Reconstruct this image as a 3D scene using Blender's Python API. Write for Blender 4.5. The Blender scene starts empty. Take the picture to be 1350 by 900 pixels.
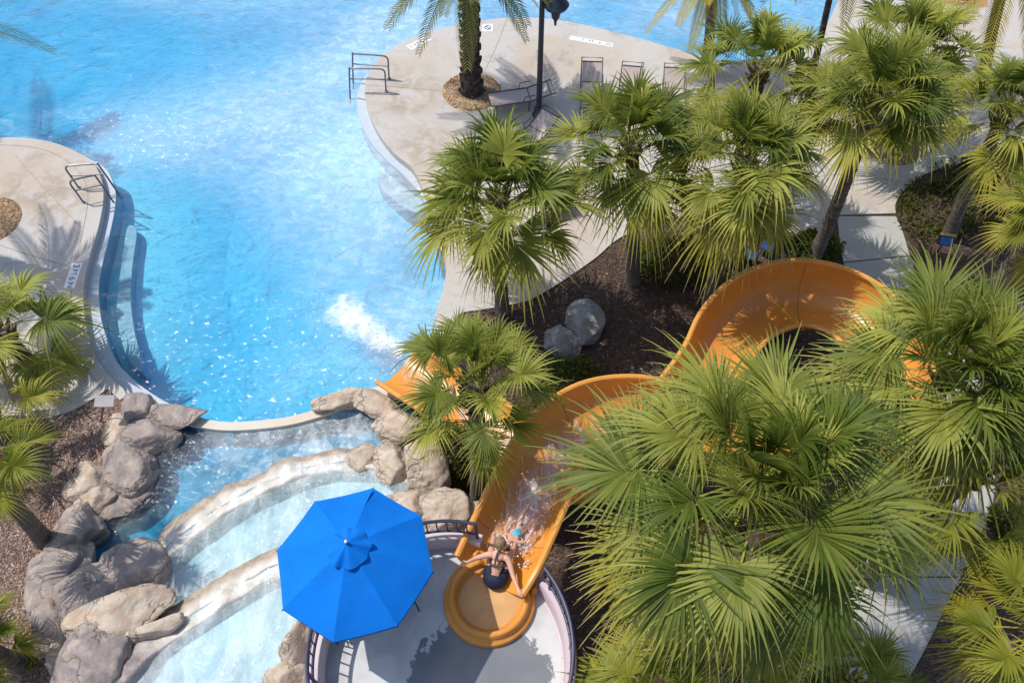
import bpy, bmesh, math, random
import numpy as np
from mathutils import Vector, Matrix, noise as mnoise
from mathutils.geometry import tessellate_polygon

sc = bpy.context.scene
COL = sc.collection
V = Vector
R = math.radians
UP = V((0, 0, 1))

# ------------------------------------------------------------------ camera
H, F, PITCH = 17.6, 1100.0, R(55)
CP, SP = math.cos(PITCH), math.sin(PITCH)

def ray(px, py):
    dx = (px - 675) / F
    dy = (py - 450) / F
    return V((dx, CP - dy * SP, -(SP + dy * CP)))

def at(px, py, z=0.0):
    r = ray(px, py)
    return V((0, 0, H)) + r * ((z - H) / r.z)

def at_y(px, py, y):
    r = ray(px, py)
    return V((0, 0, H)) + r * (y / r.y)

cam = bpy.data.cameras.new('camera')
cam.sensor_width = 36
cam.lens = 36 * F / 1350
cam.clip_end = 2000
camo = bpy.data.objects.new('camera', cam)
camo.location = (0, 0, H)
camo.rotation_euler = (R(35), 0, 0)
COL.objects.link(camo)
sc.camera = camo

# ------------------------------------------------------------------ light
SUN = V((-0.445, 0.155, 0.88)).normalized()
w = bpy.data.worlds.new('World')
sc.world = w
w.use_nodes = True
nt = w.node_tree
sky = nt.nodes.new('ShaderNodeTexSky')
sky.sky_type = 'NISHITA'
sky.sun_disc = False
sky.sun_elevation = math.asin(SUN.z)
sky.sun_rotation = math.atan2(SUN.x, SUN.y)
sky.dust_density = 1.5
nt.links.new(sky.outputs[0], nt.nodes['Background'].inputs[0])
nt.nodes['Background'].inputs[1].default_value = 0.15
sun = bpy.data.lights.new('sun', 'SUN')
sun.energy = 3.4
sun.angle = R(0.53)
sun.color = (1.0, 0.95, 0.87)
suno = bpy.data.objects.new('sun', sun)
suno.rotation_euler = SUN.to_track_quat('Z', 'Y').to_euler()
suno.location = (0, 0, 60)
COL.objects.link(suno)
sc.view_settings.view_transform = 'Standard'
sc.view_settings.look = 'None'
sc.view_settings.gamma = 1
sc.view_settings.use_curve_mapping = False
sc.view_settings.exposure = 0.24
sc.cycles.use_denoising = True
sc.cycles.max_bounces = 8
sc.cycles.transparent_max_bounces = 12
sc.cycles.sample_clamp_indirect = 6

# ------------------------------------------------------------------ objects
def tag(o, label=None, cat=None, group=None, kind=None):
    if label: o['label'] = label
    if cat: o['category'] = cat
    if group: o['group'] = group
    if kind: o['kind'] = kind
    return o

def empty(name, loc, label, cat, group=None, rz=0):
    o = bpy.data.objects.new(name, None)
    o.empty_display_size = 0.1
    o.location = loc
    o.rotation_euler.z = rz
    COL.objects.link(o)
    return tag(o, label, cat, group)

def copy_tree(o, parent=None):
    c = o.copy()
    COL.objects.link(c)
    if parent: c.parent = parent
    for ch in list(o.children):
        copy_tree(ch, c)
    return c

class MB:
    """collects vertices and faces for one mesh object"""
    def __init__(s):
        s.v, s.f, s.a = [], [], {}
    def add(s, vs, fs):
        b = len(s.v)
        s.v += [tuple(x) for x in vs]
        s.f += [tuple(b + i for i in f) for f in fs]
        return s
    def box(s, c, size, rot=None):
        c = V(c); h = V(size) / 2
        vs = []
        for z in (-1, 1):
            for x, y in ((-1, -1), (1, -1), (1, 1), (-1, 1)):
                p = V((x * h.x, y * h.y, z * h.z))
                vs.append(c + (rot @ p if rot else p))
        return s.add(vs, [(3, 2, 1, 0), (4, 5, 6, 7), (0, 1, 5, 4), (1, 2, 6, 5), (2, 3, 7, 6), (3, 0, 4, 7)])
    def tube(s, pts, rad, n=8, cap=True):
        pts = [V(p) for p in pts]
        if not hasattr(rad, '__len__'): rad = [rad] * len(pts)
        vs, fs = [], []
        ref = None
        for i, p in enumerate(pts):
            t = (pts[min(i + 1, len(pts) - 1)] - pts[max(i - 1, 0)])
            t = t.normalized() if t.length > 1e-9 else UP
            if ref is None:
                ref = V((1, 0, 0)) if abs(t.x) < .8 else V((0, 1, 0))
            x = (ref - t * ref.dot(t)).normalized()
            y = t.cross(x)
            ref = x
            for k in range(n):
                a = 2 * math.pi * k / n
                vs.append(p + (x * math.cos(a) + y * math.sin(a)) * rad[i])
        for i in range(len(pts) - 1):
            for k in range(n):
                k2 = (k + 1) % n
                fs.append((i * n + k, i * n + k2, (i + 1) * n + k2, (i + 1) * n + k))
        if cap:
            fs.append(tuple(reversed(range(n))))
            fs.append(tuple((len(pts) - 1) * n + k for k in range(n)))
        return s.add(vs, fs)
    def lathe(s, prof, c, n=24, close=False):
        c = V(c); vs, fs = [], []
        for r, z in prof:
            for k in range(n):
                a = 2 * math.pi * k / n
                vs.append(c + V((r * math.cos(a), r * math.sin(a), z)))
        for i in range(len(prof) - 1):
            for k in range(n):
                k2 = (k + 1) % n
                fs.append((i * n + k, i * n + k2, (i + 1) * n + k2, (i + 1) * n + k))
        return s.add(vs, fs)
    def grid(s, rows):
        n = len(rows[0]); vs = [p for r in rows for p in r]; fs = []
        for i in range(len(rows) - 1):
            for k in range(n - 1):
                fs.append((i * n + k, i * n + k + 1, (i + 1) * n + k + 1, (i + 1) * n + k))
        return s.add(vs, fs)
    def build(s, name, mat, parent=None, smooth=True, angle=40, origin=None):
        me = bpy.data.meshes.new(name)
        o_ = V(origin) if origin is not None else None
        vs = s.v if o_ is None else [(x - o_.x, y - o_.y, z - o_.z) for x, y, z in s.v]
        me.from_pydata(vs, [], s.f)
        for k, vals in s.a.items():
            at_ = me.attributes.new(k, 'FLOAT', 'POINT')
            at_.data.foreach_set('value', np.array(vals, dtype=np.float32))
        if mat: me.materials.append(mat)
        if smooth:
            me.polygons.foreach_set('use_smooth', [True] * len(me.polygons))
            if angle: me.set_sharp_from_angle(angle=R(angle))
        me.update()
        o = bpy.data.objects.new(name, me)
        COL.objects.link(o)
        if parent: o.parent = parent
        return o

def blob(mb, c, r, mtx=None, seed=0, amp=.1, n=(20, 14), cut=None):
    rows = []
    for i in range(n[1] + 1):
        th = math.pi * i / n[1]
        row = []
        for k in range(n[0] + 1):
            a = 2 * math.pi * k / n[0]
            u = V((math.sin(th) * math.cos(a), math.sin(th) * math.sin(a), math.cos(th)))
            rr = 1 + amp * mnoise.noise(u * 3 + V((seed, 0, 0)))
            p = V((u.x * r[0], u.y * r[1], u.z * r[2])) * rr
            if mtx: p = mtx @ p
            row.append(V(c) + p)
        rows.append(row)
    mb.grid(rows)

def catmull(pts, n=6, closed=False):
    pts = [V(p) for p in pts]
    out = []
    L = len(pts)
    rng_ = range(L) if closed else range(L - 1)
    for i in rng_:
        g = (lambda j: pts[j % L]) if closed else (lambda j: pts[min(max(j, 0), L - 1)])
        p0, p1, p2, p3 = g(i - 1), g(i), g(i + 1), g(i + 2)
        for k in range(n):
            t = k / n
            out.append(0.5 * ((2 * p1) + (p2 - p0) * t + (2 * p0 - 5 * p1 + 4 * p2 - p3) * t * t + (3 * p1 - p0 - 3 * p2 + p3) * t ** 3))
    if not closed: out.append(pts[-1])
    return out

def resample(pts, m):
    pts = [V(p) for p in pts]
    d = [0]
    for a, b in zip(pts, pts[1:]): d.append(d[-1] + (b - a).length)
    out = []
    j = 0
    for i in range(m):
        t = d[-1] * i / (m - 1)
        while j < len(pts) - 2 and d[j + 1] < t: j += 1
        s = (t - d[j]) / max(1e-9, d[j + 1] - d[j])
        out.append(pts[j].lerp(pts[j + 1], min(1, max(0, s))))
    return out

def slab_mb(poly, ztop, zbot, mb=None, nose=0.0):
    mb = mb or MB()
    p2 = [V((p[0], p[1], 0)) for p in poly]
    area = sum(a.x * b.y - b.x * a.y for a, b in zip(p2, p2[1:] + p2[:1]))
    if area < 0: p2.reverse()
    n = len(p2)
    tris = tessellate_polygon([p2])
    vs = [V((p.x, p.y, ztop)) for p in p2] + [V((p.x, p.y, zbot)) for p in p2]
    fs = []
    for t in tris:
        a, b, c = (p2[i] for i in t)
        fs.append(tuple(t) if (b - a).cross(c - a).z > 0 else tuple(reversed(t)))
    for i in range(n):
        j = (i + 1) % n
        fs.append((i, n + i, n + j, j))
    mb.add(vs, fs)
    return mb

# ------------------------------------------------------------------ materials
class Mat:
    def __init__(s, name):
        s.m = bpy.data.materials.new(name)
        s.m.use_nodes = True
        s.t = s.m.node_tree
        s.t.nodes.clear()
        s.out = s.n('OutputMaterial')
        s.tc = s.n('TexCoord')
        s.obj = s.tc.outputs['Object']
    def n(s, typ, **kw):
        nd = s.t.nodes.new('ShaderNode' + typ)
        for k, v in kw.items(): setattr(nd, k, v)
        return nd
    def set(s, sock, v):
        if isinstance(v, bpy.types.NodeSocket): s.t.links.new(v, sock)
        elif v is not None:
            if hasattr(sock.default_value, '__len__') and len(sock.default_value) == 4 and hasattr(v, '__len__') and len(v) == 3: v = (*v, 1)
            sock.default_value = v
    def noise(s, scale, detail=4, rough=.55, dist=0, vec=None, out=0):
        nd = s.n('TexNoise')
        s.set(nd.inputs['Vector'], vec or s.obj)
        nd.inputs['Scale'].default_value = scale
        nd.inputs['Detail'].default_value = detail
        nd.inputs['Roughness'].default_value = rough
        nd.inputs['Distortion'].default_value = dist
        return nd.outputs[out]
    def voro(s, scale, feature='F1', out='Distance', vec=None, rand=1):
        nd = s.n('TexVoronoi', feature=feature)
        s.set(nd.inputs['Vector'], vec or s.obj)
        nd.inputs['Scale'].default_value = scale
        nd.inputs['Randomness'].default_value = rand
        return nd.outputs[out]
    def mapping(s, scale=(1, 1, 1), rot=(0, 0, 0), loc=(0, 0, 0), vec=None):
        nd = s.n('Mapping')
        s.set(nd.inputs[0], vec or s.obj)
        nd.inputs['Location'].default_value = loc
        nd.inputs['Rotation'].default_value = rot
        nd.inputs['Scale'].default_value = scale
        return nd.outputs[0]
    def rmp(s, fac, lo, hi, a=0.0, b=1.0):
        nd = s.n('MapRange', interpolation_type='SMOOTHSTEP')
        s.set(nd.inputs[0], fac)
        for i, v in enumerate((lo, hi, a, b)): s.set(nd.inputs[i + 1], v)
        return nd.outputs[0]
    def math(s, op, a, b=None, c=None, clamp=False):
        nd = s.n('Math', operation=op, use_clamp=clamp)
        s.set(nd.inputs[0], a)
        if b is not None: s.set(nd.inputs[1], b)
        if c is not None: s.set(nd.inputs[2], c)
        return nd.outputs[0]
    def mix(s, fac, a, b, blend='MIX'):
        nd = s.n('Mix', data_type='RGBA', blend_type=blend)
        s.set(nd.inputs[0], fac); s.set(nd.inputs[6], a); s.set(nd.inputs[7], b)
        return nd.outputs[2]
    def attr(s, name):
        return s.n('Attribute', attribute_name=name).outputs['Fac']
    def spot(s, x, y, rad, soft=1.0, sx=1, sy=1, rot=0):
        mp = s.n('Mapping', vector_type='POINT')
        c, sn = math.cos(-rot), math.sin(-rot)
        s.set(mp.inputs[0], s.obj)
        sub = s.n('VectorMath', operation='SUBTRACT')
        s.set(sub.inputs[0], s.obj); sub.inputs[1].default_value = (x, y, 0)
        s.set(mp.inputs[0], sub.outputs[0])
        mp.inputs['Rotation'].default_value = (0, 0, -rot)
        m2 = s.n('VectorMath', operation='MULTIPLY')
        s.set(m2.inputs[0], mp.outputs[0]); m2.inputs[1].default_value = (1 / sx, 1 / sy, 0)
        ln = s.n('VectorMath', operation='LENGTH')
        s.set(ln.inputs[0], m2.outputs[0])
        return s.rmp(ln.outputs['Value'], rad * (1 - soft), rad, 1, 0)
    def bump(s, h, strength=.3, dist=.02):
        nd = s.n('Bump')
        nd.inputs['Strength'].default_value = strength
        nd.inputs['Distance'].default_value = dist
        s.set(nd.inputs['Height'], h)
        return nd.outputs[0]
    def pbr(s, col, rough=.6, spec=.4, bump=None, **kw):
        p = s.n('BsdfPrincipled')
        s.set(p.inputs['Base Color'], col); s.set(p.inputs['Roughness'], rough)
        p.inputs['Specular IOR Level'].default_value = spec
        if bump is not None: s.set(p.inputs['Normal'], bump)
        for k, v in kw.items(): s.set(p.inputs[k.replace('_', ' ')], v)
        return p.outputs[0]
    def done(s, shader, vol=None):
        s.t.links.new(shader, s.out.inputs[0])
        if vol is not None: s.t.links.new(vol, s.out.inputs['Volume'])
        return s.m

def simple(name, col, rough=.5, spec=.4, var=.15, scale=6, metallic=0, bump=0):
    m = Mat(name)
    n = m.noise(scale, 5, .6)
    c2 = tuple(x * (1 - var) for x in col)
    c = m.mix(m.rmp(n, .35, .7), col, c2)
    b = m.bump(m.noise(scale * 8, 4), bump, .01) if bump else None
    return m.done(m.pbr(c, rough, spec, b, Metallic=metallic))

def concrete(name, base, dark, warm, stain=.5, spots=()):
    m = Mat(name)
    big = m.noise(.35, 5, .6, .8)
    mid = m.noise(1.6, 7, .68, .6)
    fine = m.noise(26, 4, .6)
    c = m.mix(m.rmp(big, .42, .66), base, warm)
    c = m.mix(m.math('MULTIPLY', m.rmp(mid, .5, .74), stain), c, dark)
    for sx, sy, sr in spots:
        q = m.math('MULTIPLY', m.spot(sx, sy, sr, .9), m.rmp(m.noise(1.9, 6, .65, .8), .36, .58))
        c = m.mix(m.math('MULTIPLY', q, .75), c, (.36, .28, .20))
    spk = m.voro(14)
    c = m.mix(m.math('MULTIPLY', m.rmp(spk, .0, .12, .35, 0), m.rmp(mid, .45, .6)), c, dark)
    c = m.mix(.22, c, m.mix(fine, (.25, .25, .25), (1, 1, 1)), 'MULTIPLY')
    return m.done(m.pbr(c, .75, .25, m.bump(m.math('ADD', fine, m.math('MULTIPLY', mid, .6)), .25, .012)))

M = {}
M['deck'] = concrete('pool_deck_concrete', (.50, .475, .45), (.32, .285, .25), (.48, .41, .34), .75, [(*at(542, 122, .3)[:2], 1.9), (*at(80, 258, .3)[:2], 1.6), (*at(30, 250, .3)[:2], 1.5), (*at(110, 440, .3)[:2], 1.5), (*at(560, 190, .3)[:2], 1.5)])
M['path'] = concrete('walkway_concrete', (.42, .41, .39), (.24, .24, .23), (.46, .43, .39), .7)
M['coping'] = concrete('coping_plaster', (.46, .53, .60), (.34, .41, .48), (.52, .55, .58), .5)
M['weir'] = concrete('weir_concrete', (.62, .58, .51), (.4, .36, .3), (.6, .52, .42), .4)
M['parapet'] = concrete('pink_stucco', (.60, .49, .52), (.45, .35, .39), (.64, .55, .55), .3)

def terrace_mat():
    m = Mat('terrace_floor')
    mid = m.noise(1.4, 6, .6, .5)
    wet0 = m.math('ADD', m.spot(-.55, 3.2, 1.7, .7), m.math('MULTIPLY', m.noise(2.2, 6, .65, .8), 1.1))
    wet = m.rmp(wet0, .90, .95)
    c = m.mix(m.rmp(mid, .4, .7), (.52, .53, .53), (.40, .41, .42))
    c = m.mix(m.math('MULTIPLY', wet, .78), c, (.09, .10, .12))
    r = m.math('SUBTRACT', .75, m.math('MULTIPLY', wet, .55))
    return m.done(m.pbr(c, r, .4, m.bump(m.noise(30, 3), .1, .01)))
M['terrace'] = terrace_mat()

def mulch(name, a, b, c_, d):
    m = Mat(name)
    st = m.mapping((1, 1.7, 1), (0, 0, .6))
    col1 = m.voro(11, out='Color', vec=st)
    sep = m.n('SeparateColor'); m.set(sep.inputs[0], col1)
    c = m.mix(sep.outputs[0], a, b)
    c = m.mix(m.rmp(sep.outputs[1], .82, .98), c, c_)
    e = m.voro(11, 'DISTANCE_TO_EDGE', vec=st)
    c = m.mix(m.rmp(e, 0, .10, .8, 0), c, d)
    c = m.mix(m.rmp(m.noise(.6, 4), .4, .7, 0, .45), c, d)
    h = m.math('ADD', m.math('MULTIPLY', sep.outputs[2], .6), m.noise(22, 5))
    return m.done(m.pbr(c, .9, .1, m.bump(h, .9, .05)))
M['mulch'] = mulch('shaded_brown_bark_mulch', (.10, .066, .052), (.15, .10, .08), (.20, .15, .12), (.045, .03, .025))  # brown bark, shade put into its darker colour
M['mulch_red'] = mulch('sunlit_reddish_bark_mulch', (.24, .155, .12), (.34, .235, .19), (.50, .41, .36), (.10, .06, .05))  # reddish bark, lightened in colour as if sunlit
M['gravel'] = mulch('tan_gravel', (.38, .25, .14), (.58, .42, .28), (.30, .27, .25), (.14, .08, .04))

def pool_floor_mat():
    m = Mat('pool_plaster')
    c = m.mix(m.rmp(m.noise(.5, 5, .6), .35, .65), (.62, .83, .87), (.50, .73, .81))
    return m.done(m.pbr(c, .8, .2))
M['pool_floor'] = pool_floor_mat()
M['basin_floor'] = simple('basin_plaster', (.60, .70, .75), .8, .2, .3, 1.2)

def water(name, foamfn, tint=(.97, .99, 1), vol=None, bumps=.5, rot=0.5, fine=7):
    m = Mat(name)
    st = m.mapping((1, 1.6, 1), (0, 0, rot))
    b1 = m.noise(1.3, 3, .5, .6, st)
    b2 = m.noise(fine, 4, .6, .8, st)
    hgt = m.math('ADD', m.math('MULTIPLY', b1, 1.4), m.math('MULTIPLY', b2, .42))
    nrm = m.bump(hgt, bumps, .22)
    tr = m.n('BsdfTransparent'); m.set(tr.inputs[0], tint)
    gl = m.n('BsdfGlossy'); gl.inputs['Roughness'].default_value = .12
    m.set(gl.inputs['Normal'], nrm)
    fr = m.n('Fresnel'); fr.inputs[0].default_value = 1.33; m.set(fr.inputs[1], nrm)
    mx = m.n('MixShader'); m.set(mx.inputs[0], fr.outputs[0]); m.t.links.new(tr.outputs[0], mx.inputs[1]); m.t.links.new(gl.outputs[0], mx.inputs[2])
    df = m.n('BsdfDiffuse'); df.inputs[0].default_value = (.90, .95, .98, 1)
    m2 = m.n('MixShader'); m.set(m2.inputs[0], foamfn(m)); m.t.links.new(mx.outputs[0], m2.inputs[1]); m.t.links.new(df.outputs[0], m2.inputs[2])
    v = None
    if vol:
        va = m.n('VolumeAbsorption'); m.set(va.inputs[0], vol[0]); va.inputs[1].default_value = vol[1]
        v = va.outputs[0]
    return m.done(m2.outputs[0], v)

def foam_and_light_pool(m):
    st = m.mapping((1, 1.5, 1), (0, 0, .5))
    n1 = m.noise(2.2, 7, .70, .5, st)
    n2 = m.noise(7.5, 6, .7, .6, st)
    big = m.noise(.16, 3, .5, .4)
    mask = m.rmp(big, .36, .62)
    # churned (aerated) water and painted-in caustic light: the middle and the far end of the pool; calm by the entry steps
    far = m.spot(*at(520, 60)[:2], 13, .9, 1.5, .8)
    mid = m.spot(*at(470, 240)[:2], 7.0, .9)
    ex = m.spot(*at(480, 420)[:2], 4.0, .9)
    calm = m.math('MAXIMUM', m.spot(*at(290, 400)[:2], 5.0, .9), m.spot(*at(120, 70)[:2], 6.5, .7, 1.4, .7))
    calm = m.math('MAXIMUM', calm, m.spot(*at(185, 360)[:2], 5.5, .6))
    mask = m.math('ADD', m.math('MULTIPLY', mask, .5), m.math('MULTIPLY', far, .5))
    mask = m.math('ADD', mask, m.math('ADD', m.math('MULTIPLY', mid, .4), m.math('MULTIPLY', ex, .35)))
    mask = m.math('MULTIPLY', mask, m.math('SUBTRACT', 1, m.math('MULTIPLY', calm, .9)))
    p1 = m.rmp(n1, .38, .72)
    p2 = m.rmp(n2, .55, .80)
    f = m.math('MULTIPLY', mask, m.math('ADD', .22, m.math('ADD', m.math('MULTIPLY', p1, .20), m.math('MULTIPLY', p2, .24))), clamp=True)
    # sun glints painted as white flecks, overflow end and upper left
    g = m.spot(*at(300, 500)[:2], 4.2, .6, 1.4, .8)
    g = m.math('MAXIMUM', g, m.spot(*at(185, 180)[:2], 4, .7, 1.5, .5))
    glint = m.math('MULTIPLY', m.rmp(m.noise(6.5, 3, .6, 0, m.mapping((.8, 1.2, 1))), .625, .67), g)
    wet = m.math('MULTIPLY', m.rmp(m.noise(4.2, 5, .65, .6, st), .66, .70), .5)  # sparse white flecks scattered over the whole surface
    return m.math('ADD', f, m.math('ADD', m.math('MULTIPLY', glint, .6), m.math('MULTIPLY', wet, m.math('ADD', mask, .1))), clamp=True)
M['water'] = water('pool_water', foam_and_light_pool, (.97, .99, 1), ((.05, .765, .925), .85), .6)

def foam_basin(m):
    st = m.mapping((1.6, .7, 1), (0, 0, .75))
    n1 = m.noise(1.1, 7, .7, .6, st)
    n2 = m.noise(4.5, 6, .7, .4, st)
    return m.math('ADD', m.rmp(n1, .30, .75, .06, .42), m.rmp(n2, .5, .8, 0, .22), clamp=True)
def foam_basin_low(m):
    st = m.mapping((1.4, .8, 1), (0, 0, .6))
    n1 = m.noise(.9, 7, .7, .6, st)
    n2 = m.noise(7, 4, .6, .0)
    right = m.spot(*at(430, 570, .2)[:2], 4.3, .9)
    left = m.math('SUBTRACT', 1, right)
    a = m.math('MULTIPLY', m.math('ADD', m.rmp(n1, .36, .72, .08, .52), m.rmp(n2, .5, .8, 0, .28)), right)
    glint = m.math('MULTIPLY', m.rmp(n2, .66, .70), .8)  # white flecks painted in as sun sparkle, left part of the basin
    return m.math('ADD', a, m.math('MULTIPLY', glint, left), clamp=True)
M['basin_low'] = water('basin_water_low', foam_basin_low, (.97, .99, 1), ((.10, .76, .91), 1.9), .4)
M['basin_mid'] = water('basin_water_mid', foam_basin, (.95, .99, 1), ((.50, .84, .92), 1.3), .4)

def alpha_foam(name, col, lo, hi, scale, stretch, rot, edge_attr=True, amount=1.0, fine=9):
    m = Mat(name)
    st = m.mapping(stretch, (0, 0, rot))
    n = m.math('ADD', m.math('MULTIPLY', m.noise(scale, 8, .72, .5, st), .7), m.math('MULTIPLY', m.noise(fine, 5, .65, .3, st), .3))
    if edge_attr: n = m.math('ADD', n, m.math('SUBTRACT', m.attr('mask'), .5))
    a = m.math('MULTIPLY', m.rmp(n, lo, hi), amount)
    tr = m.n('BsdfTransparent')
    p = m.pbr(col, .35, .5, m.bump(n, .6, .06))
    mx = m.n('MixShader'); m.set(mx.inputs[0], a)
    m.t.links.new(tr.outputs[0], mx.inputs[1]); m.t.links.new(p, mx.inputs[2])
    return m.done(mx.outputs[0])
M['splash'] = alpha_foam('white_splash', (.90, .93, .96), .42, .98, 1.5, (.6, 1.5, 1), .5)
M['rush'] = alpha_foam('rushing_water', (.88, .87, .92), .35, .80, 2.6, (2.4, .6, 1), -.5, amount=.9)

def rock_mat(name, a, b, dark, rust, light_bias=0):
    m = Mat(name)
    n1 = m.noise(1.5, 7, .65, .5)
    n2 = m.noise(6, 7, .7, .3)
    n3 = m.noise(22, 5, .6)
    c = m.mix(m.rmp(n1, .38 + light_bias, .62 + light_bias), a, b)
    c = m.mix(m.rmp(n2, .50, .74, 0, .6), c, dark)
    wav = m.n('TexWave', wave_type='BANDS', bands_direction='Z')
    m.set(wav.inputs[0], m.mapping((1, 1, 1.4), (.35, .2, .4)))
    wav.inputs['Scale'].default_value = 1.6; wav.inputs['Distortion'].default_value = 7; wav.inputs['Detail'].default_value = 5
    c = m.mix(m.rmp(wav.outputs[1], .62, .95, 0, .38), c, rust)
    c = m.mix(.3, c, m.mix(n3, (.35, .35, .35), (1, 1, 1)), 'MULTIPLY')
    crack = m.voro(.75, 'DISTANCE_TO_EDGE', vec=m.n('VectorMath', operation='ADD').outputs[0])
    nd = crack.node.inputs['Vector'].links[0].from_node
    m.set(nd.inputs[0], m.obj)
    sc_ = m.n('VectorMath', operation='SCALE'); m.set(sc_.inputs[0], m.noise(2.2, 4, .6, 0, out=1)); sc_.inputs['Scale'].default_value = .8
    m.set(nd.inputs[1], sc_.outputs[0])
    c = m.mix(m.rmp(crack, .0, .018, .55, 0), c, (.05, .035, .03))
    h = m.math('ADD', m.math('ADD', m.math('MULTIPLY', n1, .8), m.math('MULTIPLY', n2, .5)), m.math('ADD', m.math('MULTIPLY', n3, .15), m.rmp(crack, 0, .04, 0, .5)))
    return m.done(m.pbr(c, .8, .2, m.bump(h, .6, .09)))
M['rock'] = rock_mat('grey_purple_rock', (.28, .24, .238), (.47, .40, .345), (.19, .155, .16), (.36, .26, .20))
M['rock_tan'] = rock_mat('cream_rock', (.58, .49, .40), (.44, .36, .29), (.33, .25, .19), (.42, .26, .15))
M['rock_grey'] = rock_mat('plain_grey_rock', (.33, .32, .32), (.26, .25, .26), (.2, .19, .2), (.3, .28, .27))

def ledge_mat():
    m = Mat('wet_ledge_rock')
    n1 = m.noise(1.4, 7, .65, .8)
    n2 = m.noise(5, 7, .7, .4)
    t = m.attr('across')
    e = m.math('ADD', t, m.math('MULTIPLY', m.math('SUBTRACT', n1, .5), .5))
    lip = m.rmp(e, .20, .44, 1, 0)
    c = m.mix(m.rmp(n1, .4, .65), (.62, .59, .545), (.46, .415, .36))
    br = m.mix(m.rmp(n2, .4, .65), (.40, .30, .20), (.20, .14, .10))
    c = m.mix(m.math('MULTIPLY', lip, .85), c, br)
    c = m.mix(m.math('MULTIPLY', m.rmp(n2, .56, .7), .5), c, (.34, .26, .19))
    wetz = m.rmp(t, .86, .93, 0, .85)
    c = m.mix(wetz, c, m.mix(m.rmp(n2, .4, .6), (.26, .36, .33), (.42, .52, .48)))
    end = m.attr('along')
    c = m.mix(m.rmp(m.math('ADD', end, m.math('MULTIPLY', m.math('SUBTRACT', n1, .5), .35)), .10, .24, .9, 0), c, m.mix(m.rmp(n2, .4, .65), (.27, .215, .22), (.16, .125, .13)))
    foam = m.math('MULTIPLY', m.rmp(m.noise(3, 7, .7, .3, m.mapping((1.5, .6, 1), (0, 0, .9))), .48, .68), m.math('MULTIPLY', m.rmp(e, .25, .5), m.rmp(end, .15, .35)))
    c = m.mix(m.math('MULTIPLY', foam, .8), c, (.82, .85, .87))
    h = m.math('ADD', n1, m.math('MULTIPLY', n2, .5))
    return m.done(m.pbr(c, .38, .45, m.bump(h, .6, .09)))
M['ledge'] = ledge_mat()

def fiberglass():
    m = Mat('orange_fibreglass')
    n = m.noise(1.2, 5, .6, .5)
    n2 = m.noise(9, 5, .6, .4, m.mapping((1, 1, .3)))
    c = m.mix(m.rmp(n, .35, .7), (.66, .27, .035), (.58, .235, .045))
    c = m.mix(m.rmp(n2, .5, .8, 0, .45), c, (.66, .38, .17))
    c = m.mix(m.rmp(m.noise(3.5, 7, .75, 1.2), .60, .72, 0, .5), c, (.42, .18, .045))
    return m.done(m.pbr(c, .32, .45, m.bump(n2, .05, .01)))
M['fg'] = fiberglass()
M['fg_rim'] = simple('orange_fibreglass_rim', (.70, .31, .06), .4, .4, .15, 3)
M['seam'] = simple('dark_seam_sealant', (.30, .12, .025), .5)
M['fg_tan'] = simple('sunbleached_tub_floor', (.62, .34, .125), .42, .4, .2, 3)
M['canvas'] = simple('blue_canvas', (.002, .16, .62), .8, .15, .14, 2.0, bump=.25)
M['navy'] = simple('navy_metal', (.035, .035, .085), .45, .5, .2, 5)
M['blackm'] = simple('dark_pole_paint', (.012, .025, .042), .42, .5, .2, 5)
M['bronze'] = simple('bronze_metal', (.10, .075, .075), .4, .5, .2, 6)
M['steel'] = simple('grey_steel_tube', (.16, .155, .19), .35, .5, .15, 6, metallic=.3)
M['sling'] = simple('mauve_beige_sling', (.52, .43, .41), .8, .2, .12, 30)
M['tile'] = simple('white_marker_tile', (.80, .80, .80), .5, .3, .1, 6)
M['letter'] = simple('dark_blue_lettering', (.04, .06, .16), .6, .3, .1, 6)
M['skin'] = simple('skin', (.62, .36, .27), .5, .35, .1, 9)
M['hair'] = simple('light_brown_hair', (.30, .20, .12), .6, .3, .5, 30, bump=.5)
M['hair2'] = simple('brown_hair', (.22, .13, .085), .6, .3, .5, 30, bump=.5)
M['swim_navy'] = simple('navy_swimsuit', (.012, .016, .04), .7, .3, .2, 9)
M['swim_tq'] = simple('turquoise_swimsuit', (.14, .55, .72), .7, .3, .2, 9)
M['strap'] = simple('brown_straps', (.10, .065, .045), .7, .3, .2, 9)
M['lampblue'] = simple('blue_lamp_glass', (.03, .14, .45), .25, .5, .4, 5)
M['lampgreen'] = simple('teal_lamp_glass', (.08, .26, .26), .25, .5, .3, 5)
M['yellow'] = simple('yellow_cap', (.50, .34, .04), .5, .4, .2, 5)
M['signgrey'] = simple('grey_sign_plate', (.34, .32, .33), .6, .4, .2, 5)
M['brickred'] = simple('terracotta_paving', (.45, .24, .16), .8, .2, .3, 8)

def trunk_mat(name, a, b, zs=9):
    m = Mat(name)
    n = m.noise(5, 6, .65, .4)
    st = m.mapping((1, 1, zs))
    n2 = m.noise(2.2, 5, .6, .5, st)
    c = m.mix(m.rmp(n2, .35, .68), a, b)
    c = m.mix(m.rmp(n, .5, .75, 0, .5), c, tuple(x * .5 for x in a))
    return m.done(m.pbr(c, .9, .1, m.bump(m.math('ADD', n2, m.math('MULTIPLY', n, .4)), .8, .05)))
M['trunk'] = trunk_mat('palm_trunk', (.115, .095, .080), (.21, .18, .155))
M['trunk_dark'] = trunk_mat('date_palm_trunk', (.045, .036, .034), (.12, .09, .075), 4)
M['boots'] = trunk_mat('old_leaf_bases', (.13, .085, .05), (.30, .22, .14), 3)

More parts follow.
